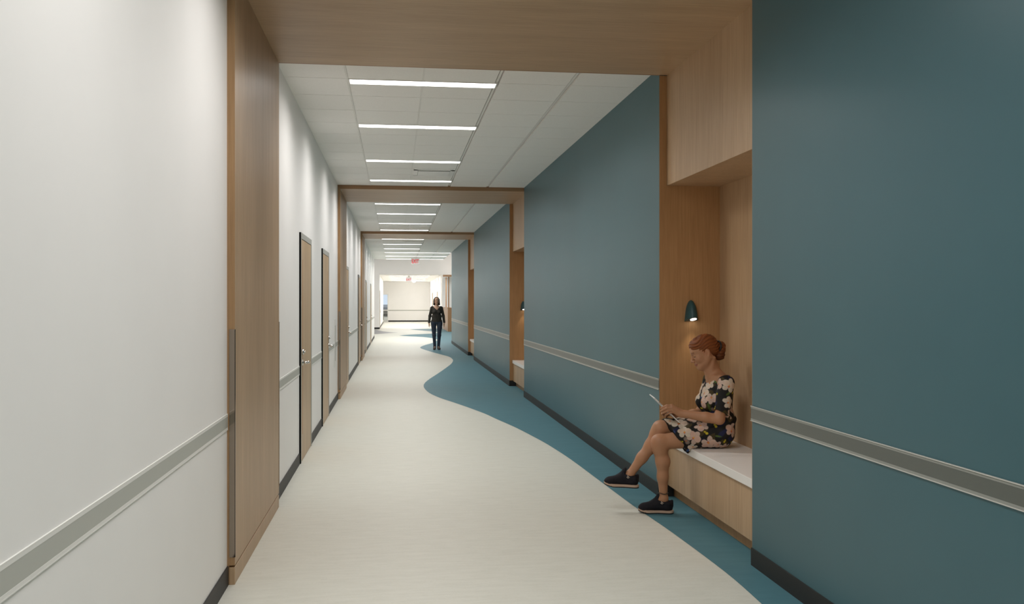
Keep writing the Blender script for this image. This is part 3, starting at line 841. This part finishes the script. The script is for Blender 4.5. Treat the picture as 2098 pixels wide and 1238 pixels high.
M['skin'] = attr_mat('skin', 0.48, 0.35, sss=0.12)
M['hair'] = attr_mat('hair', 0.6, 0.22, bump=0.5, bscale=90, stretch=(0.25, 1, 1.4))
M['print'] = attr_mat('floral_print_fabric', 0.7, 0.25, bump=0.25, bscale=60)
M['shoe'] = plain('navy_black_mesh_fabric', (0.010, 0.009, 0.013), 0.75, 0.25)
M['sole'] = attr_mat('shoe_sole_rubber', 0.6, 0.3)
M['lace'] = plain('dark_navy_lace', (0.030, 0.034, 0.055), 0.7, 0.25)
M['mark'] = plain('beige_shoe_mark', (0.45, 0.38, 0.32), 0.6, 0.3)
M['clip'] = plain('black_hair_clip', (0.006, 0.005, 0.005), 0.35, 0.5)
M['anklet'] = plain('dark_anklet', (0.03, 0.025, 0.022), 0.5, 0.4)
M['tablet'] = plain('white_tablet_shell', (0.74, 0.74, 0.73), 0.3, 0.5)
M['screen'] = plain('dark_tablet_screen', (0.02, 0.02, 0.022), 0.12, 0.5)
M['tablet_button'] = plain('grey_tablet_button', (0.22, 0.22, 0.22), 0.4, 0.5)

# ---------------- the seated woman: +x is where she faces, +y her left, z up
SEAT = 0.463
W_LOC, W_ROT = (2.2, 6.3, 0.0), math.pi
rot, org = head_frame((.003, 0, 1.147), R(21), R(-8))
xs = axis(-.26, .70, .007, [(-.13, .13, .0027), (.17, .36, .003)])
ys = axis(-.27, .27, .007, [(-.09, .11, .0028)])
zs = axis(.0, 1.29, .007, [(.64, .82, .003), (1.00, 1.285, .0027)])
B = Field(xs, ys, zs)
# torso
B.el((-.095, 0, .575), (.108, .165, .108), .03)
B.el((-.100, 0, .69), (.088, .122, .12), .05)
B.el((-.095, 0, .83), (.094, .140, .135), .05)
B.rc((-.105, -.145, .930), (-.105, .145, .930), .042, .042, .05)
B.el((-.100, 0, .955), (.060, .120, .040), .04)
# neck
B.rc((-.085, 0, .955), (-.045, 0, 1.075), .055, .046, .035)
B.rc((-.055, 0, .965), (-.012, .0, 1.06), .030, .040, .03)
# collar bones and throat
for y in (-1, 1):
    B.rc((-.035, y * .015, .958), (-.075, y * .12, .975), .008, .009, .02)
    B.rc((-.04, y * .02, .965), (-.055, y * .052, 1.10), .012, .014, .02)
TH = add_head(B, rot, org)
# arms
def arm(F_, s, sh, el_, wr, k=.02):
    F_.rc(sh, el_, .047, .036, .03)
    F_.rc(el_, tuple(np.array(el_) * .65 + np.array(wr) * .35), .037, .036, .015)
    F_.rc(tuple(np.array(el_) * .65 + np.array(wr) * .35), wr, .036, .0245, .015)
FING = [  # knuckle, middle joint, end joint, tip for index .. little finger of the left hand
    [(.268, .092, .769), (.302, .088, .768), (.324, .076, .757), (.334, .060, .747)],
    [(.269, .097, .753), (.305, .094, .751), (.328, .080, .738), (.336, .062, .729)],
    [(.263, .098, .738), (.297, .094, .734), (.318, .080, .721), (.325, .063, .713)],
    [(.253, .095, .724), (.282, .091, .718), (.300, .078, .706), (.306, .063, .699)]]
THUMB = [(.215, .083, .738), (.238, .069, .743), (.260, .058, .744), (.278, .050, .749)]
def hand(F_, wrist, mp, rad=1.0, thumb=None):
    wq = np.array(wrist)
    for i, ch in enumerate(FING):
        p = [mp(q) for q in ch]
        w2 = wq + np.array([0.004, 0, (.012, .004, -.004, -.012)[i]])
        F_.rc(w2, p[0], .0165 * rad, .0105 * rad, .012)
    for i, ch in enumerate(FING):
        G = F_.like()
        p = [mp(q) for q in ch]
        r_ = (.0090, .0092, .0088, .0078)[i] * rad
        G.chain(p, [r_ * 1.04, r_, r_ * .9, r_ * .78], .003)
        F_.union(G, .004)
    p = [mp(q) for q in (thumb or THUMB)]
    F_.chain([wrist] + p, [.017, .0135, .0105, .0100, .0082], .008)
wl = (.197, .093, .712)
arm(B, 1, (-.105, .152, .930), (-.048, .182, .678), wl)
B.rc((.17, .100, .708), wl, .0265, .022, .012)
hand(B, wl, lambda q: q)
mr = lambda q: (q[0] - .050, -q[1] - .020, q[2] - .043)
wr_ = mr(wl)
arm(B, -1, (-.105, -.152, .930), (-.040, -.195, .675), wr_)
hand(B, wr_, mr)
# legs
def leg(hip, knee, ankle, foot, shin_mid, cshift):
    G = B.like()
    h, k_, a = np.array(hip), np.array(knee), np.array(ankle)
    G.rc(h, k_, .080, .052, .03)
    d = (a - k_); back = np.array(cshift)
    G.rc(k_, k_ + d * .12, .053, .047, .03)
    G.rc(k_ + d * .08, k_ + d * .34 + back * .016, .044, .047, .03)
    G.rc(k_ + d * .34 + back * .016, k_ + d * .62 + back * .006, .047, .036, .03)
    G.rc(k_ + d * .62 + back * .006, a, .036, .027, .03)
    G.rc(a, a + d * .06, .030, .030, .012)
    G.rc(a, foot, .029, .022, .02)
    return G
L_leg = leg((-.08, .09, .552), (.348, .052, .506), (.313, .045, .105), (.40, .02, .045), None, (-1, 0, 0))
R_leg = leg((-.08, -.085, .57), (.312, -.035, .592), (.541, -.032, .262), (.62, -.05, .215), None, (-.8, 0, -.55))
B.union(L_leg, .015); B.union(R_leg, .006)
B.cut((-.3, -.3, .3), (.129, .3, .5), lambda X, Y, Z: SEAT + .003 - Z + 0 * X + 0 * Y)
SK = (.40, .205, .113)
def seat_paint(V, N):
    c_ = skin_paint(V, rot, org, SK, (.33, .115, .08), (.22, .095, .045))
    kn = np.exp(-((V[:, 0] - .40) / .03) ** 2 - ((V[:, 2] - .52) / .05) ** 2) * .2
    return c_ * (1 - kn[:, None] * np.array([0, .25, .3]))
woman = field_obj('person', B, M['skin'], None, seat_paint, W_LOC, W_ROT)
tag(woman, 'seated woman with a ginger bun and dark floral dress looking down at a tablet', 'person')

# hair
xs = axis(-.20, .14, .003); ys = axis(-.10, .10, .003); zs = axis(1.03, 1.30, .003)
Hf = Field(xs, ys, zs)
E = lambda c_, r_, k=0.02, mode='add': Hf.el(c_, r_, k, mode, rot, org)
E((-.018, 0, .036), (.097, .080, .083), .01)
E((.035, 0, .056), (.050, .064, .040), .03)
E((-.062, 0, -.012), (.042, .062, .050), .03)
w_ = Hf.win((-1, -1, 0), (1, 1, 2)); X, Y, Z = Hf.grid(w_)
P3 = np.stack(np.broadcast_arrays(X, Y, Z), -1)
hh = (P3 - org) @ rot
hx, hy, hz = hh[..., 0], hh[..., 1], hh[..., 2]
line = (.064 - .25 * np.maximum(np.abs(hy) - .02, 0)) + .95 * (hx - .085) + .012 * np.sin((hx + .02) * 40)
Hf.F = np.maximum(Hf.F, (line - hz) * .72)                                   # hairline from forehead over the ear to the nape
Hf.F += (.0016 + .0008 * np.sin(hx * 25)) * np.sin(hz * 330 + hy * 60 + 2.0 * np.sin(hx * 42) + hx * 90)    # combed back waves
for c_, r_ in (((-.118, .004, 1.158), (.038, .046, .054)), ((-.110, .008, 1.115), (.040, .044, .036)), ((-.140, -.002, 1.165), (.020, .036, .046)), ((-.128, 0, 1.198), (.022, .032, .022))):
    Hf.el(c_, r_, .010)
bun = np.clip((-.075 - hx) / .03, 0, 1)
bx, bz = P3[..., 0] + .118, P3[..., 2] - 1.15
Hf.F += bun * .0024 * np.sin(np.arctan2(bz, bx) * 2.0 + np.sqrt(bx ** 2 + bz ** 2) * 330 + P3[..., 1] * 60)
def hair_paint(V, N):
    h = head_uv(V, rot, org)
    s = np.sin(h[:, 2] * 300 + 2.2 * np.sin(h[:, 0] * 38) + h[:, 1] * 70) * .5 + np.sin(h[:, 2] * 760 + h[:, 0] * 130 + h[:, 1] * 40) * .5
    m = np.clip(.55 + .45 * s, 0, 1)[:, None]
    c_ = np.array([.085, .025, .008]) * (1 - m) + np.array([.26, .080, .022]) * m
    low = np.clip((-.02 - h[:, 2]) / .05, 0, 1)[:, None] * np.clip((-.03 - h[:, 0]) / .03, 0, 1)[:, None]
    return c_ * (1 - .5 * low)
hair = field_obj('hair', Hf, M['hair'], woman, hair_paint)
bm = bmesh.new()
pts = [(-.098, .062 * math.cos(t_), 1.178 + .040 * math.sin(t_)) for t_ in np.linspace(-.9, 2.2, 12)]
tube(bm, [(x - .012 * math.sin(i / 11 * 3.1), y * .86, z) for i, (x, y, z) in enumerate(pts)], [.004] + [.007] * 10 + [.004], 10)
me = bpy.data.meshes.new('hair_clip'); bm.to_mesh(me); bm.free(); me.materials.append(M['clip'])
o = bpy.data.objects.new('hair_clip', me); COL.objects.link(o); o.parent = hair

# dress
xs = axis(-.27, .36, .0034); ys = axis(-.28, .28, .0036); zs = axis(.36, 1.03, .0034)
D = Field(xs, ys, zs)
D.el((-.098, 0, .575), (.116, .178, .116), .03)
D.el((-.100, 0, .69), (.098, .134, .12), .05)
D.el((-.098, 0, .83), (.108, .152, .140), .05)
D.rc((-.108, -.145, .932), (-.108, .145, .932), .050, .050, .05)
for y in (-1, 1):
    D.el((-.022, y * .062, .782), (.062, .060, .065), .03)
D.rc((-.105, -.07, .655), (-.105, .07, .655), .102, .102, .02)
for s, sh, el_ in ((1, (-.108, .158, .925), (-.062, .184, .715)), (-1, (-.108, -.158, .925), (-.058, -.195, .715))):
    G = D.like()
    G.rc(sh, el_, .057, .053, .02)
    a, b_ = np.array(sh), np.array(el_); u = (b_ - a) / np.linalg.norm(b_ - a)
    u2 = np.array([u[0] + .25, u[1], u[2]]); u2 /= np.linalg.norm(u2)
    e0 = a + u * .205
    G.cut(b_ - .16, b_ + .16, lambda X, Y, Z: (X - e0[0]) * u2[0] + (Y - e0[1]) * u2[1] + (Z - e0[2]) * u2[2])
    D.union(G, .018)
# skirt over both thighs
G = D.like()
G.rc((-.08, .09, .560), (.30, .055, .520), .096, .066, .03)
G.rc((-.08, -.085, .572), (.32, -.035, .594), .096, .066, .03)
G.rc((.0, .02, .585), (.28, .01, .575), .085, .062, .03)
G.rc((.145, .095, .470), (.165, .075, .420), .022, .016, .03)
G.rc((.150, .02, .470), (.165, .02, .43), .022, .014, .03)
G.rc((.185, .06, .47), (.165, .085, .412), .02, .010, .02)
n_h = np.array([.855, 0, -.52]); p_h = np.array([.292, 0, .652])
G.cut((-.3, -.3, .3), (.5, .3, .8), lambda X, Y, Z: (X - p_h[0] + .010 * np.sin(Z * 60 + Y * 25)) * n_h[0] + (Z - p_h[2]) * n_h[2] + 0 * Y)
D.union(G, .03)
X, Y, Z = D.grid((slice(None),) * 3)
D.F += (.0028 * np.sin(Z * 95 + X * 70 + 1.3 * np.sin(Y * 40)) * np.exp(-((Z - .655) / .05) ** 2) + .0016 * np.sin(Y * 55 + Z * 45 - X * 60)).astype(np.float32)
D.cut((-.3, -.3, .3), (.134, .3, .52), lambda X, Y, Z: SEAT + .001 - Z + 0 * X + 0 * Y)
D.el((-.060, 0, 1.005), (.120, .122, .066), .004, 'sub')
D.el((-.028, 0, .990), (.080, .100, .072), .004, 'sub')
def dress_paint(V, N):
    rg = np.random.default_rng(11)
    n = len(V)
    q = V * 1.0
    blot = np.sin(q[:, 0] * 47 + 2 * np.sin(q[:, 2] * 31)) * np.sin(q[:, 1] * 39 + 1.0) * np.sin(q[:, 2] * 43 + q[:, 0] * 20)
    c_ = np.tile(np.array([.010, .009, .009]), (n, 1))
    c_ = np.where((blot > .35)[:, None], [.050, .036, .012], c_)
    c_ = np.where((blot < -.45)[:, None], [.012, .014, .050], c_)
    def flower(ctr, nrm, kind, Rr, ang):
        d = V - ctr
        near = (np.einsum('ij,ij->i', d, d) < (1.15 * Rr) ** 2) & (N @ nrm > .25)
        ii = np.nonzero(near)[0]
        if not len(ii): return
        a = np.array([0, 0, 1.0]); t1 = np.cross(a, nrm)
        if np.linalg.norm(t1) < .2: t1 = np.cross([1.0, 0, 0], nrm)
        t1 /= np.linalg.norm(t1); t2 = np.cross(nrm, t1)
        u = (d[ii] @ t1) / Rr; v = (d[ii] @ t2) / Rr
        u, v = u * math.cos(ang) - v * math.sin(ang), u * math.sin(ang) + v * math.cos(ang)
        def ell(cx_, cy_, rx, ry, tilt=0.0):
            x = u - cx_; y = v - cy_
            x, y = x * math.cos(tilt) + y * math.sin(tilt), -x * math.sin(tilt) + y * math.cos(tilt)
            return (x / rx) ** 2 + (y / ry) ** 2
        def put(e, col, col2, edge=None):
            m = e < 1
            w2 = np.clip(e, 0, 1)[:, None] ** 1.5
            cc = np.array(col) * (1 - w2) + np.array(col2) * w2
            if edge is not None:
                cc = np.where((e > .86)[:, None], edge, cc)
            c_[ii[m]] = cc[m]
        if kind == 'orchid':
            base = np.array([(.58, .45, .38), (.60, .53, .44), (.57, .49, .40), (.56, .42, .35)][rg.integers(4)])
            tint = base * np.array([.97, .86, .83]); dk = base * .62
            put(ell(0, .55, .36, .46), base * .9, base, dk)
            put(ell(-.40, -.48, .36, .44, -.6), base * .85, base * .95, dk)
            put(ell(.40, -.48, .36, .44, .6), base * .85, base * .95, dk)
            put(ell(-.48, .12, .54, .47, .2), tint, base, dk)
            put(ell(.48, .12, .54, .47, -.2), tint, base, dk)
            put(ell(0, -.18, .15, .22), (.52, .10, .07), (.45, .16, .10))
            put(ell(0, -.10, .10, .10), (.70, .45, .05), (.65, .38, .05))
        elif kind == 'bud':
            put(ell(-.35, .1, .5, .5), (.50, .42, .03), (.42, .33, .02)); put(ell(.45, -.2, .38, .38), (.46, .38, .03), (.35, .28, .02))
        elif kind == 'leaf':
            put(ell(0, 0, .95, .25), (.08, .13, .03), (.04, .07, .015))
        elif kind == 'dim':
            put(ell(-.4, 0, .5, .55), (.20, .16, .13), (.12, .09, .07)); put(ell(.4, .1, .5, .5), (.22, .17, .14), (.13, .10, .08)); put(ell(0, -.1, .2, .2), (.35, .12, .06), (.28, .10, .05))
        else:
            put(ell(0, 0, .8, .4), (.03, .07, .20), (.02, .04, .12))
    placed = []
    def scatter(kind, count, r0, r1, gap):
        tries = 0; got = 0
        while got < count and tries < count * 60:
            tries += 1
            i = rg.integers(n); p = V[i]
            Rr = rg.uniform(r0, r1)
            if any(np.linalg.norm(p - q_) < (Rr + r_) * gap for q_, r_ in placed): continue
            placed.append((p, Rr)); got += 1
            flower(p, N[i].astype(float), kind, Rr, rg.uniform(0, 6.28))
    scatter('dim', 26, .026, .036, .80)
    placed.clear()
    scatter('leaf', 30, .025, .04, .7)
    scatter('blue', 16, .018, .028, .8)
    placed.clear()
    for tgt, Rr, an in (((.03, .03, .86), .055, .3), ((.04, .07, .79), .045, 1.2), ((-.02, .06, .92), .045, 2.0), ((-.11, .21, .92), .050, .4), ((-.10, .22, .80), .042, 1.4),
                       ((.20, .05, .66), .058, .2), ((.06, .12, .64), .050, 1.9), ((.12, .14, .55), .050, .8), ((.02, .17, .50), .052, 2.6), ((-.14, .16, .60), .05, .5)):
        i = int(np.argmin(((V - np.array(tgt)) ** 2).sum(1))); placed.append((V[i], Rr)); flower(V[i], N[i].astype(float), 'orchid', Rr, an)
    scatter('orchid', 50, .034, .050, .74)
    scatter('bud', 60, .012, .020, .9)
    hem_cap = ((V @ n_h - p_h @ n_h) > -.004) & (N @ n_h > .75)
    c_[hem_cap] = (.006, .006, .006)  # hem cap coloured black for the shade inside the skirt
    return c_
field_obj('dress', D, M['print'], woman, dress_paint)

# anklet and shoes
bm = bmesh.new()
pts = [(.3160 + .0345 * math.cos(t_), .0455 + .0345 * math.sin(t_), .145 + .003 * math.sin(3 * t_)) for t_ in np.linspace(0, 2 * math.pi, 29)]
tube(bm, pts, .0026, 8)
me = bpy.data.meshes.new('anklet'); bm.to_mesh(me); bm.free(); me.materials.append(M['anklet'])
o = bpy.data.objects.new('anklet', me); COL.objects.link(o); o.parent = woman

xs = axis(-.02, .27, .0035); ys = axis(-.06, .06, .0035); zs = axis(-.005, .15, .0035)
U = Field(xs, ys, zs)
U.rc((.038, 0, .045), (.040, 0, .064), .034, .031, .02)
U.rc((.060, 0, .050), (.130, 0, .054), .036, .036, .02)
U.rc((.130, 0, .054), (.205, .002, .036), .036, .034, .02)
U.el((.206, .002, .034), (.043, .040, .028), .015)
U.rc((.130, 0, .066), (.102, 0, .126), .028, .015, .02)
U.rc((.014, 0, .060), (.010, 0, .088), .012, .009, .015)
for y in (-1, 1):
    U.rc((.03, y * .026, .070), (.095, y * .026, .080), .010, .012, .015)
U.el((.060, 0, .112), (.036, .023, .045), .006, 'sub')
U.cut((-.1, -.1, -.1), (.3, .1, .05), lambda X, Y, Z: .020 + .012 * np.clip((X - .19) / .06, 0, 1) ** 2 - Z + 0 * Y)
Sf = Field(axis(-.02, .27, .003), axis(-.06, .06, .003), axis(-.006, .045, .002))
X, Y, Z = Sf.grid((slice(None),) * 3)
def cap2(ax_, ay_, bx_, by_, r1, r2):
    t_ = np.clip(((X - ax_) * (bx_ - ax_) + (Y - ay_) * (by_ - ay_)) / ((bx_ - ax_) ** 2 + (by_ - ay_) ** 2), 0, 1)
    return np.sqrt((X - ax_ - t_ * (bx_ - ax_)) ** 2 + (Y - ay_ - t_ * (by_ - ay_)) ** 2) - (r1 + t_ * (r2 - r1))
out2 = np.minimum(np.minimum(cap2(.036, 0, .11, 0, .038, .034), cap2(.11, 0, .175, .003, .034, .045)), cap2(.175, .003, .212, .002, .045, .037))
toe = .016 * np.clip((X - .17) / .08, 0, 1) ** 2
Sf.F = np.maximum(np.maximum(out2, (toe - Z)), Z - toe * .8 - .0235).astype(np.float32)
uv_, uq_ = None, None
def make_shoe(loc, rz, rx_, ry_):
    up = field_obj('shoe', U, M['shoe'], woman)
    up.location = loc; up.rotation_euler = (rx_, ry_, rz)
    so = field_obj('sole', Sf, M['sole'], up, lambda V, N: np.where((V[:, 2] - .016 * np.clip((V[:, 0] - .17) / .08, 0, 1) ** 2 < .0075)[:, None], [.012, .011, .011], [.46, .33, .25]))
    bm = bmesh.new()
    for i in range(5):
        x = .116 + i * .014; z = .108 - i * .0105
        tube(bm, [(x - .006, -.026, z - .012), (x, -.014, z), (x + .002, 0, z + .004), (x, .014, z), (x - .006, .026, z - .012)], .0028, 8)
    tube(bm, [(.106, 0, .106), (.112, .014, .116), (.118, .024, .108), (.110, .010, .104)], .0025, 8)
    tube(bm, [(.106, 0, .106), (.112, -.014, .116), (.118, -.024, .108), (.110, -.010, .104)], .0025, 8)
    me = bpy.data.meshes.new('laces'); bm.to_mesh(me); bm.free(); me.materials.append(M['lace'])
    o = bpy.data.objects.new('laces', me); COL.objects.link(o); o.parent = up
    bm = bmesh.new()
    tube(bm, [(.088, .0345, .088), (.080, .0365, .080), (.070, .037, .076)], [.003, .004, .002], 8)
    tube(bm, [(.094, .035, .080), (.085, .037, .074), (.076, .0375, .070)], [.003, .0035, .002], 8)
    me = bpy.data.meshes.new('side_mark'); bm.to_mesh(me); bm.free(); me.materials.append(M['mark'])
    o = bpy.data.objects.new('side_mark', me); COL.objects.link(o); o.parent = up
make_shoe((.246, .064, .0015), R(-15), 0, 0)
make_shoe((.478, -.016, .172), R(-10), 0, R(-3))

# tablet held in her hands
u = np.array([.187, 0, .181]); u /= np.linalg.norm(u)
wv = np.array([.10, .98, -.02]); wv -= u * (wv @ u); wv /= np.linalg.norm(wv)
nv = np.cross(u, wv)
mid = np.array([.290, .0, .737]) - wv * .012
def tb(bm, a0, a1, b0, b1, c0, c1):
    v = []
    for c_ in (c0, c1):
        for a_, b_ in ((a0, b0), (a1, b0), (a1, b1), (a0, b1)):
            v.append(bm.verts.new(tuple(mid + u * a_ + wv * b_ + nv * c_)))
    for f in ((0, 3, 2, 1), (4, 5, 6, 7), (0, 1, 5, 4), (1, 2, 6, 5), (2, 3, 7, 6), (3, 0, 4, 7)):
        bm.faces.new([v[i] for i in f])
rzm = Matrix.Rotation(W_ROT, 4, 'Z')
t = thing('tablet', 'slim white tablet held edge-on in the seated woman\'s hands', 'tablet', tuple(Vector(W_LOC) + rzm @ Vector(mid)))
sgn = 1 if nv[2] > 0 else -1
def tpart(name, args, mat, bev=0.0):
    bm = bmesh.new(); tb(bm, *args)
    bmesh.ops.transform(bm, matrix=Matrix.Translation(W_LOC) @ rzm, verts=bm.verts)
    return mesh_obj(name, bm, mat, t, bevel=bev)
tpart('shell', (-.128, .128, -.083, .083, -.0038, .0038), M['tablet'], .003)
tpart('screen', (-.112, .112, -.073, .073, min(0, sgn * .0044), max(0, sgn * .0044)), M['screen'])
tpart('button', (.055, .085, .083, .0838, -.0015, .0015), M['tablet_button'])
tpart('button', (.030, .045, .083, .0838, -.0015, .0015), M['tablet_button'])

# ---------------- the woman walking towards us in the distance
rot2, org2 = head_frame((.012, 0, 1.545), R(-9), R(4))
xs = axis(-.17, .26, .010, [(-.10, .14, .0045)])
ys = axis(-.31, .31, .010, [(-.10, .10, .0045)])
zs = axis(0, 1.70, .010, [(.68, .90, .005), (1.40, 1.69, .0045)])
B2 = Field(xs, ys, zs)
B2.el((0, 0, 1.23), (.100, .150, .15), .04); B2.el((0, 0, 1.02), (.09, .135, .13), .05); B2.el((0, 0, .88), (.095, .155, .10), .05)
B2.rc((-.005, -.11, 1.318), (-.005, .11, 1.318), .036, .036, .05)
B2.rc((-.01, 0, 1.33), (.0, 0, 1.47), .056, .048, .04)
add_head(B2, rot2, org2, .3)
for s in (-1, 1):
    B2.rc((0, s * .150, 1.325), (-.02, s * .205, 1.06), .038, .034, .03)
    B2.rc((-.02, s * .212, 1.06), (.03, s * .238, .845), .034, .023, .02)
    for i in range(4):
        kx = .062 - i * .018
        kn = (kx + .002, s * (.243 - .004 * (i == 0)), .775)
        B2.rc((.030, s * .238, .838), kn, .017, .012, .012)
        G = B2.like()
        G.chain([kn, (kx + .006, s * .244, .748 - .002 * i), (kx + .006, s * .236, .725), (kx, s * .226, (.712, .706, .709, .718)[i])], [.0105, .0100, .0092, .008], .003)
        B2.union(G, .004)
    B2.chain([(.038, s * .232, .825), (.066, s * .218, .790), (.076, s * .208, .765), (.078, s * .204, .745)], [.015, .012, .010, .0085], .008)
    B2.rc((0, s * .094, .84), (.015, s * .078, .45), .075, .048, .03)
    B2.rc((.015, s * .078, .45), (-.01, s * .060, .10), .046, .028, .03)
    B2.rc((-.01, s * .056, .10), (.10, s * .065, .035), .028, .02, .03)
SK2 = (.58, .36, .25)
woman2 = field_obj('person', B2, M['skin'], None, lambda V, N: skin_paint(V, rot2, org2, SK2, (.30, .10, .08), (.04, .025, .018), lash=False, eyes=True), (1.284, 28.68, 0), R(-90))
tag(woman2, 'woman in a charcoal sweater and blue jeans standing far down the corridor', 'person')
xs = axis(-.13, .14, .005); ys = axis(-.13, .13, .005); zs = axis(1.33, 1.70, .005)
H2 = Field(xs, ys, zs)
H2.el((-.018, 0, .036), (.100, .084, .086), .02, 'add', rot2, org2)
for s in (-1, 1):
    H2.rc(rot2 @ np.array([-.005, s * .066, .02]) + org2, (-.004, s * .080, 1.425), .034, .030, .03)
H2.rc((-.05, -.05, 1.52), (-.05, .05, 1.52), .055, .055, .03)
H2.rc((-.05, -.055, 1.43), (-.05, .055, 1.43), .045, .045, .03)
H2.cut((-.3, -.3, 1.3), (.3, .3, 1.8), lambda X, Y, Z: 1.392 - Z + 0 * X + 0 * Y, .01)
X, Y, Z = H2.grid((slice(None),) * 3)
hh = (np.stack(np.broadcast_arrays(X, Y, Z), -1) - org2) @ rot2
d_face = np.maximum(np.sqrt((hh[..., 1] / .060) ** 2 + ((hh[..., 2] + .030) / .098) ** 2) - 1, -10) * .055
H2.F = np.maximum(H2.F, -np.maximum(d_face, (.028 - hh[..., 0]))).astype(np.float32)
H2.F += (.0010 * (np.abs(hh[..., 1]) > .05) * np.sin(hh[..., 1] * 260 + 6 * hh[..., 2])).astype(np.float32)
def hair2(V, N):
    m = (np.sin(V[:, 1] * 240 + V[:, 2] * 8) * .5 + .5)[:, None]
    return np.array([.022, .012, .008]) * (1 - m) + np.array([.060, .030, .018]) * m
field_obj('hair', H2, M['hair'], woman2, hair2)
M['knit'] = noise_mix('charcoal_knit', (0.040, 0.038, 0.033), (0.056, 0.053, 0.046), 60, (1, 1, 1), 0.85, 0.2, bump=0.4)
M['denim'] = noise_mix('blue_denim', (0.032, 0.044, 0.066), (0.052, 0.068, 0.100), 14, (1, 1, .4), 0.8, 0.2, bump=0.2)
M['boot'] = plain('grey_suede_boot', (0.10, 0.085, 0.075), 0.8, 0.2)
xs = axis(-.16, .22, .007); ys = axis(-.31, .31, .007)
Sw = Field(xs, ys, axis(.78, 1.42, .007))
Sw.el((0, 0, 1.23), (.110, .163, .15), .04); Sw.el((.005, 0, 1.02), (.110, .160, .16), .05); Sw.el((.005, 0, .905), (.112, .176, .07), .05)
Sw.rc((-.005, -.120, 1.322), (-.005, .120, 1.322), .052, .052, .05)
for s in (-1, 1):
    Sw.el((.07, s * .066, 1.185), (.062, .068, .066), .03)
    G = Sw.like()
    G.rc((0, s * .150, 1.310), (-.02, s * .212, 1.06), .052, .043, .03); G.rc((-.02, s * .212, 1.06), (.028, s * .238, .852), .045, .036, .02)
    G.cut((-.3, -.4, .7), (.3, .4, .95), lambda X, Y, Z: .842 - Z + 0 * X + 0 * Y)
    Sw.union(G, .02)
Sw.cut((-.3, -.19, .7), (.3, .19, .95), lambda X, Y, Z: .866 - Z + 0 * X + 0 * Y)
Sw.cut((-.3, -.3, 1.1), (.3, .3, 1.5), lambda X, Y, Z: -np.maximum((np.abs(Y) - (Z - 1.245) * .92) * .73, -.03 - X), .004)
Sw.rc((-.01, 0, 1.30), (-.005, 0, 1.45), .066, .068, .004, 'sub')
X, Y, Z = Sw.grid((slice(None),) * 3)
Sw.F += (.003 * np.sin(Z * 60 + Y * 25 + 2 * np.sin(Y * 30)) * np.clip((.165 - np.abs(Y)) / .03, 0, 1)).astype(np.float32)
field_obj('sweater', Sw, M['knit'], woman2)
J = Field(xs, ys, axis(.04, .95, .007))
J.el((0, 0, .875), (.108, .178, .09), .04)
for s in (-1, 1):
    G = J.like()
    G.rc((0, s * .094, .83), (.012 + .02 * (s > 0), s * .079, .45), .090, .057, .03)
    G.rc((.012 + .02 * (s > 0), s * .079, .45), (-.01, s * .060, .10), .057, .046, .03)
    G.cut((-.3, -.3, 0), (.3, .3, .2), lambda X, Y, Z: .070 - Z + 0 * X + 0 * Y)
    J.union(G, .012)
X, Y, Z = J.grid((slice(None),) * 3)
J.F += (.0025 * np.sin(Z * 70 + 30 * Y) * np.exp(-((Z - .44) / .07) ** 2) + .003 * np.sin(Z * 110) * np.exp(-((Z - .13) / .05) ** 2)).astype(np.float32)
J.cut((-.3, -.3, .8), (.3, .3, 1.0), lambda X, Y, Z: Z - .93 + 0 * X + 0 * Y)
field_obj('jeans', J, M['denim'], woman2)
for s in (-1, 1):
    Bt = Field(axis(-.10, .26, .006), axis(-.16, .16, .006), axis(-.01, .16, .006))
    Bt.rc((-.010, s * .060, .13), (-.012, s * .062, .05), .043, .042, .02)
    Bt.rc((-.015, s * .062, .045), (.13, s * .074, .035), .042, .040, .03)
    Bt.el((.14, s * .075, .03), (.05, .042, .035), .02)
    Bt.cut((-.3, -.3, -.1), (.4, .3, .05), lambda X, Y, Z: .002 - Z + 0 * X + 0 * Y)
    field_obj('boot', Bt, M['boot'], woman2)
